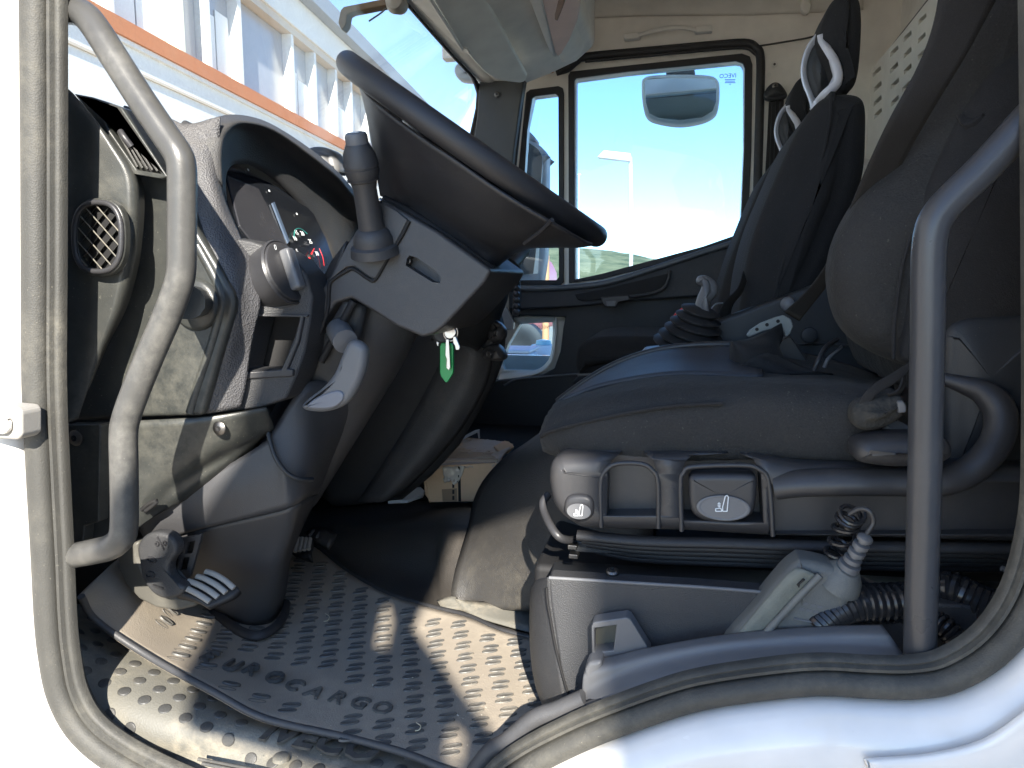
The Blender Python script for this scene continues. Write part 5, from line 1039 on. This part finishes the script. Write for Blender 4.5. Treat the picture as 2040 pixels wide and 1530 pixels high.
# ================================================================= SEAT PLINTH, DOOR POCKET, HANDSET
pl_=thing('seat_plinth','dark grey plastic box below the driver seat, sunlit front corner','seat base',tuple(P(1400,1300,Y=.9)))
pr('side_face',[(1092,1151),(1240,1160),(1400,1170),(1550,1182),(2080,1216),(2080,1480),(1134,1480),(1122,1380),(1110,1290),(1097,1205)],.862,.03,M['dash'],pl_,.004)
patch('corner_face',[[(1092,1150,.862),(1078,1152,.885),(1066,1158,.915),(1058,1170,.95)],[(1094,1195,.862),(1076,1195,.882),(1062,1200,.91),(1055,1210,.95)],[(1108,1290,.862),(1082,1288,.880),(1064,1290,.905),(1056,1295,.94)],[(1120,1370,.862),(1096,1370,.878),(1076,1370,.90),(1066,1365,.94)],[(1132,1440,.862),(1112,1440,.876),(1096,1435,.90),(1088,1425,.94)]],M['dash'],pl_,n=5,th=.006)
tube('split_line',[P(a,b,Y=.8605) for a,b in((1089,1170),(1091,1200),(1098,1240),(1107,1290),(1122,1350),(1138,1402))],.0016,M['deep'],pl_,n=5)
slab('top_face',[P(1092,1150,Y=.864),P(1550,1181,Y=.864),P(2080,1215,Y=.864),P(2080,1130,Y=1.25),P(1600,1112,Y=1.25),P(1134,1078,Y=1.25),P(1110,1096,Y=1.15)],(0,0,-.01),M['blk'],pl_,.004)
screw(1220,1140,.885,pl_,.008,nrm=(0,-.3,1))
tube('top_edge',[P(1094,1151,Y=.8615),P(1240,1160,Y=.8615),P(1400,1170,Y=.8615),P(1550,1182,Y=.8615)],.0022,M['grey'],pl_,n=3)
br=thing('sill_bracket','small grey plastic bracket with square opening above the sill trim','bracket',tuple(P(1230,1290,Y=.83)))
pr('bracket_plate',[(1178,1248),(1182,1240),(1200,1237),(1248,1230),(1256,1234),(1296,1298),(1296,1340),(1180,1340)],.835,.022,M['grey'],br,.003,holes=[[(1184,1252),(1228,1246),(1222,1296),(1184,1300)]])
pr('bracket_back',[(1180,1245),(1232,1240),(1226,1300),(1180,1304)],.856,.002,M['card'] if 0 else plastic('bracket_olive',(.09,.09,.075),.5,.1,500,.3,speck=0),br,0)
tr=thing('sill_trim','curved grey plastic sill trim along the lower edge of the doorway','sill trim',tuple(P(1450,1310,Y=.80)))
patch('trim_band',[[(1166,1334,.83),(1175,1318,.83),(1240,1302,.83),(1300,1288,.83),(1400,1270,.83),(1500,1257,.83),(1600,1249,.83),(1700,1245,.83),(1757,1244,.83)],
 [(1162,1345,.815),(1185,1336,.812),(1245,1318,.812),(1305,1303,.812),(1400,1285,.812),(1500,1273,.812),(1600,1266,.812),(1700,1263,.812),(1772,1264,.812)],
 [(1158,1385,.812),(1190,1365,.808),(1250,1340,.806),(1310,1322,.806),(1400,1303,.806),(1500,1291,.806),(1600,1285,.806),(1700,1284,.806),(1790,1290,.806)],
 [(1150,1408,.80),(1192,1390,.794),(1250,1366,.79),(1310,1347,.79),(1400,1327,.79),(1500,1313,.79),(1600,1306,.79),(1700,1305,.79),(1808,1313,.79)],
 [(1100,1440,.79),(1180,1412,.785),(1250,1388,.782),(1310,1370,.782),(1400,1350,.782),(1500,1336,.782),(1600,1329,.782),(1700,1330,.782),(1830,1338,.782)]],M['grey'],tr,n=6,th=.006)
patch('trim_lip',[[(960,1535,.80),(1010,1490,.80),(1070,1445,.80),(1130,1412,.80),(1190,1385,.80)],[(985,1560,.775),(1035,1505,.775),(1090,1462,.775),(1150,1430,.775),(1210,1404,.775)]],M['rubber3'],tr,n=5,th=.01)
tube('trim_lip_edge',[P(a,b,Y=.80) for a,b in((930,1560),(975,1500),(1010,1478),(1060,1436),(1085,1424),(1110,1416),(1165,1392))],.011,M['rubber3'],tr,n=5)
pr('trim_end',[(1165,1335),(1172,1320),(1200,1316),(1195,1380),(1166,1402)],.812,.03,M['grey'],tr,.005)
# radio handset
rh=thing('radio_handset','dusty grey radio handset leaning in the pocket beside the seat','radio handset',tuple(P(1570,1220,Y=.86)))
hb=pillow('handset_body',[(1440,1290),(1500,1218),(1560,1146),(1588,1122),(1600,1118),(1636,1124),(1672,1136),(1688,1156),(1700,1185),(1690,1215),(1660,1245),(1620,1290),(1560,1340),(1460,1330)],.838,.045,.010,plastic('handset_grey',(.12,.125,.12),.55,.2,600,.7,(.3,.29,.25),speck=.4),rh,n=4,puff=.001)
patch('handset_front',[[(1438,1296,.836),(1500,1224,.834),(1560,1152,.832),(1586,1130,.832)],[(1452,1300,.832),(1512,1232,.830),(1578,1158,.828),(1604,1136,.828)],[(1480,1302,.834),(1540,1240,.832),(1600,1172,.830),(1626,1146,.830)]],plastic('handset_face',(.14,.15,.13),.6,.2,500,.9,(.33,.33,.28),speck=.4),rh,n=4,th=.004)
tube('front_edge',[P(a,b,Y=.829) for a,b in((1500,1290),(1552,1232),(1600,1180),(1634,1146))],.004,bpy.data.materials['handset_grey'],rh,n=4)
pr('face_notch',[(1588,1166),(1600,1154),(1604,1156),(1594,1164),(1592,1172)],.8255,.003,M['deep'],rh,0)
lathe('cable_boss',P(1668,1160,Y=.855),(P(1700,1120,Y=.845)-P(1668,1160,Y=.855)),[(0,.026),(.012,.022),(.022,.014),(.024,0)],bpy.data.materials['handset_grey'],rh)
lathe('cable_boot',P(1686,1136,Y=.85),(P(1716,1085,Y=.84)-P(1686,1136,Y=.85)),[(0,.012),(.010,.0115),(.011,.006),(.013,.006),(.013,.0095),(.018,.0095),(.019,.005),(.023,.005),(.023,.009),(.028,.009),(.029,.005),(.033,.005),(.033,.0085),(.038,.0085),(.039,.0045),(.043,.0045),(.043,.008),(.047,.008),(.05,.004)],M['grey'],rh)
for i in range(3):
    for j in range(2): pr('printed_mark',[(1602+14*i-8*j,1200+3*i+10*j),(1612+14*i-8*j,1202+3*i+10*j),(1609+14*i-8*j,1207+3*i+10*j),(1599+14*i-8*j,1205+3*i+10*j)],.8365,.001,M['grey'],rh,0)
tube('moulded_line',[P(1582,1232,Y=.836),P(1600,1236,Y=.836),P(1620,1240,Y=.836)],.0012,M['grey'],rh,n=2)
def coil(name,pts,R_,turns,r,m,par,**k):
    path=spline([Q(p) for p in pts],10); fr_=frames(path); out=[]
    n=turns*14
    for i in range(n+1):
        t=i/n*(len(path)-1); a=int(min(t,len(path)-2)); q=path[a].lerp(path[a+1],t-a); tt,u,v=fr_[a]
        an=2*math.pi*i/14; out.append(q+u*math.cos(an)*R_+v*math.sin(an)*R_)
    return tube(name,out,r,m,par,n=1,seg=7,smoothpath=False,**k)
shiny=plastic('shiny_coil',(.02,.02,.022),.16,0,500,.1,speck=.1)
coil('coiled_cord',[(1655,1128,.88),(1672,1090,.87),(1688,1040,.86),(1700,1022,.85)],.0125,6,.0026,shiny,rh)
tube('cord_top',[P(1692,1024,Y=.85),P(1712,1014,Y=.845),P(1732,1018,Y=.84),P(1740,1040,Y=.84),P(1728,1062,Y=.84),P(1720,1080,Y=.842)],.0028,M['smooth'],rh,n=5)
cw=thing('coiled_cable','thick glossy black coiled cable lying across the pocket behind the sill trim','cable',tuple(P(1750,1215,Y=.86)))
coil('coil',[(1628,1248,.85),(1660,1222,.855),(1700,1205,.86),(1760,1202,.87),(1830,1200,.88)],.018,17,.0052,shiny,cw)
coil('coil',[(1868,1172,.90),(1900,1175,.89),(1940,1195,.88),(1985,1215,.87)],.016,9,.0050,shiny,cw)
coil('coil',[(1862,1236,.85),(1885,1252,.84),(1902,1272,.835),(1912,1290,.83)],.0105,8,.0028,shiny,cw)
tube('cable_lead',[P(1985,1180,Y=.9),P(2010,1160,Y=.9),P(2012,1140,Y=.9),P(1995,1132,Y=.9)],.003,M['grey'],cw,n=4)
o_=pillow('cable_plug',[(1700,1165),(1720,1160),(1760,1190),(1775,1215),(1755,1218),(1715,1190)],.875,.03,.01,M['smooth'],cw,n=4)
tube('cable_lead',[P(1690,1150,Y=.89),P(1725,1162,Y=.9),P(1765,1180,Y=.9)],.006,plastic('brown_lead',(.15,.12,.09),.5,.1,500,.1,speck=0),cw,n=4)
pr('pocket_liner',[(1740,1235),(1830,1215),(2100,1215),(2100,1400),(1740,1400)],.90,.01,M['deep'],tr,0)
# ================================================================= GRAB HANDLES
gh=thing('grab_handle','long worn dusty grab handle bent beside the dashboard, left side of the doorway','grab handle',tuple(P(362,560,Y=.76)),group='doorway grab handles')
tube('handle_bar',[P(a,b,Y=y) for a,b,y in((112,22,.80),(140,20,.795),(168,30,.785),(192,58,.775),(225,110,.77),(280,196,.765),(330,270,.762),(354,306,.76),(362,335,.76),(363,400,.76),(362,480,.76),(361,540,.76),(352,578,.76),(332,632,.76),(300,706,.758),(268,785,.755),(250,838,.753),(246,870,.752),(247,930,.752),(248,1000,.752),(247,1052,.752),(240,1074,.753),(220,1090,.757),(190,1098,.765),(150,1106,.778),(118,1112,.79))],.0158,M['handle'],gh,n=6,seg=20)
seg_tube('handle_mount',(392,602,.90),(372,602,.80),.021,M['panel'],gh)
lathe('mount_flange',P(392,606,Y=.905),(0,-1,0),[(0,.036),(.006,.034),(.009,.030),(.009,0)],M['panel'],gh,flat=1)
gh2=thing('grab_handle','smooth black grab handle bending rearward on the right side of the doorway','grab handle',tuple(P(1845,900,Y=.79)),group='doorway grab handles')
tube('handle_bar',[P(a,b,Y=.79) for a,b in((2120,170),(2050,236),(2000,292),(1950,345),(1905,388),(1872,425),(1856,462),(1850,520),(1848,650),(1845,800),(1842,950),(1838,1100),(1834,1230),(1832,1330))],.0153,M['hblk'],gh2,n=6,seg=20)
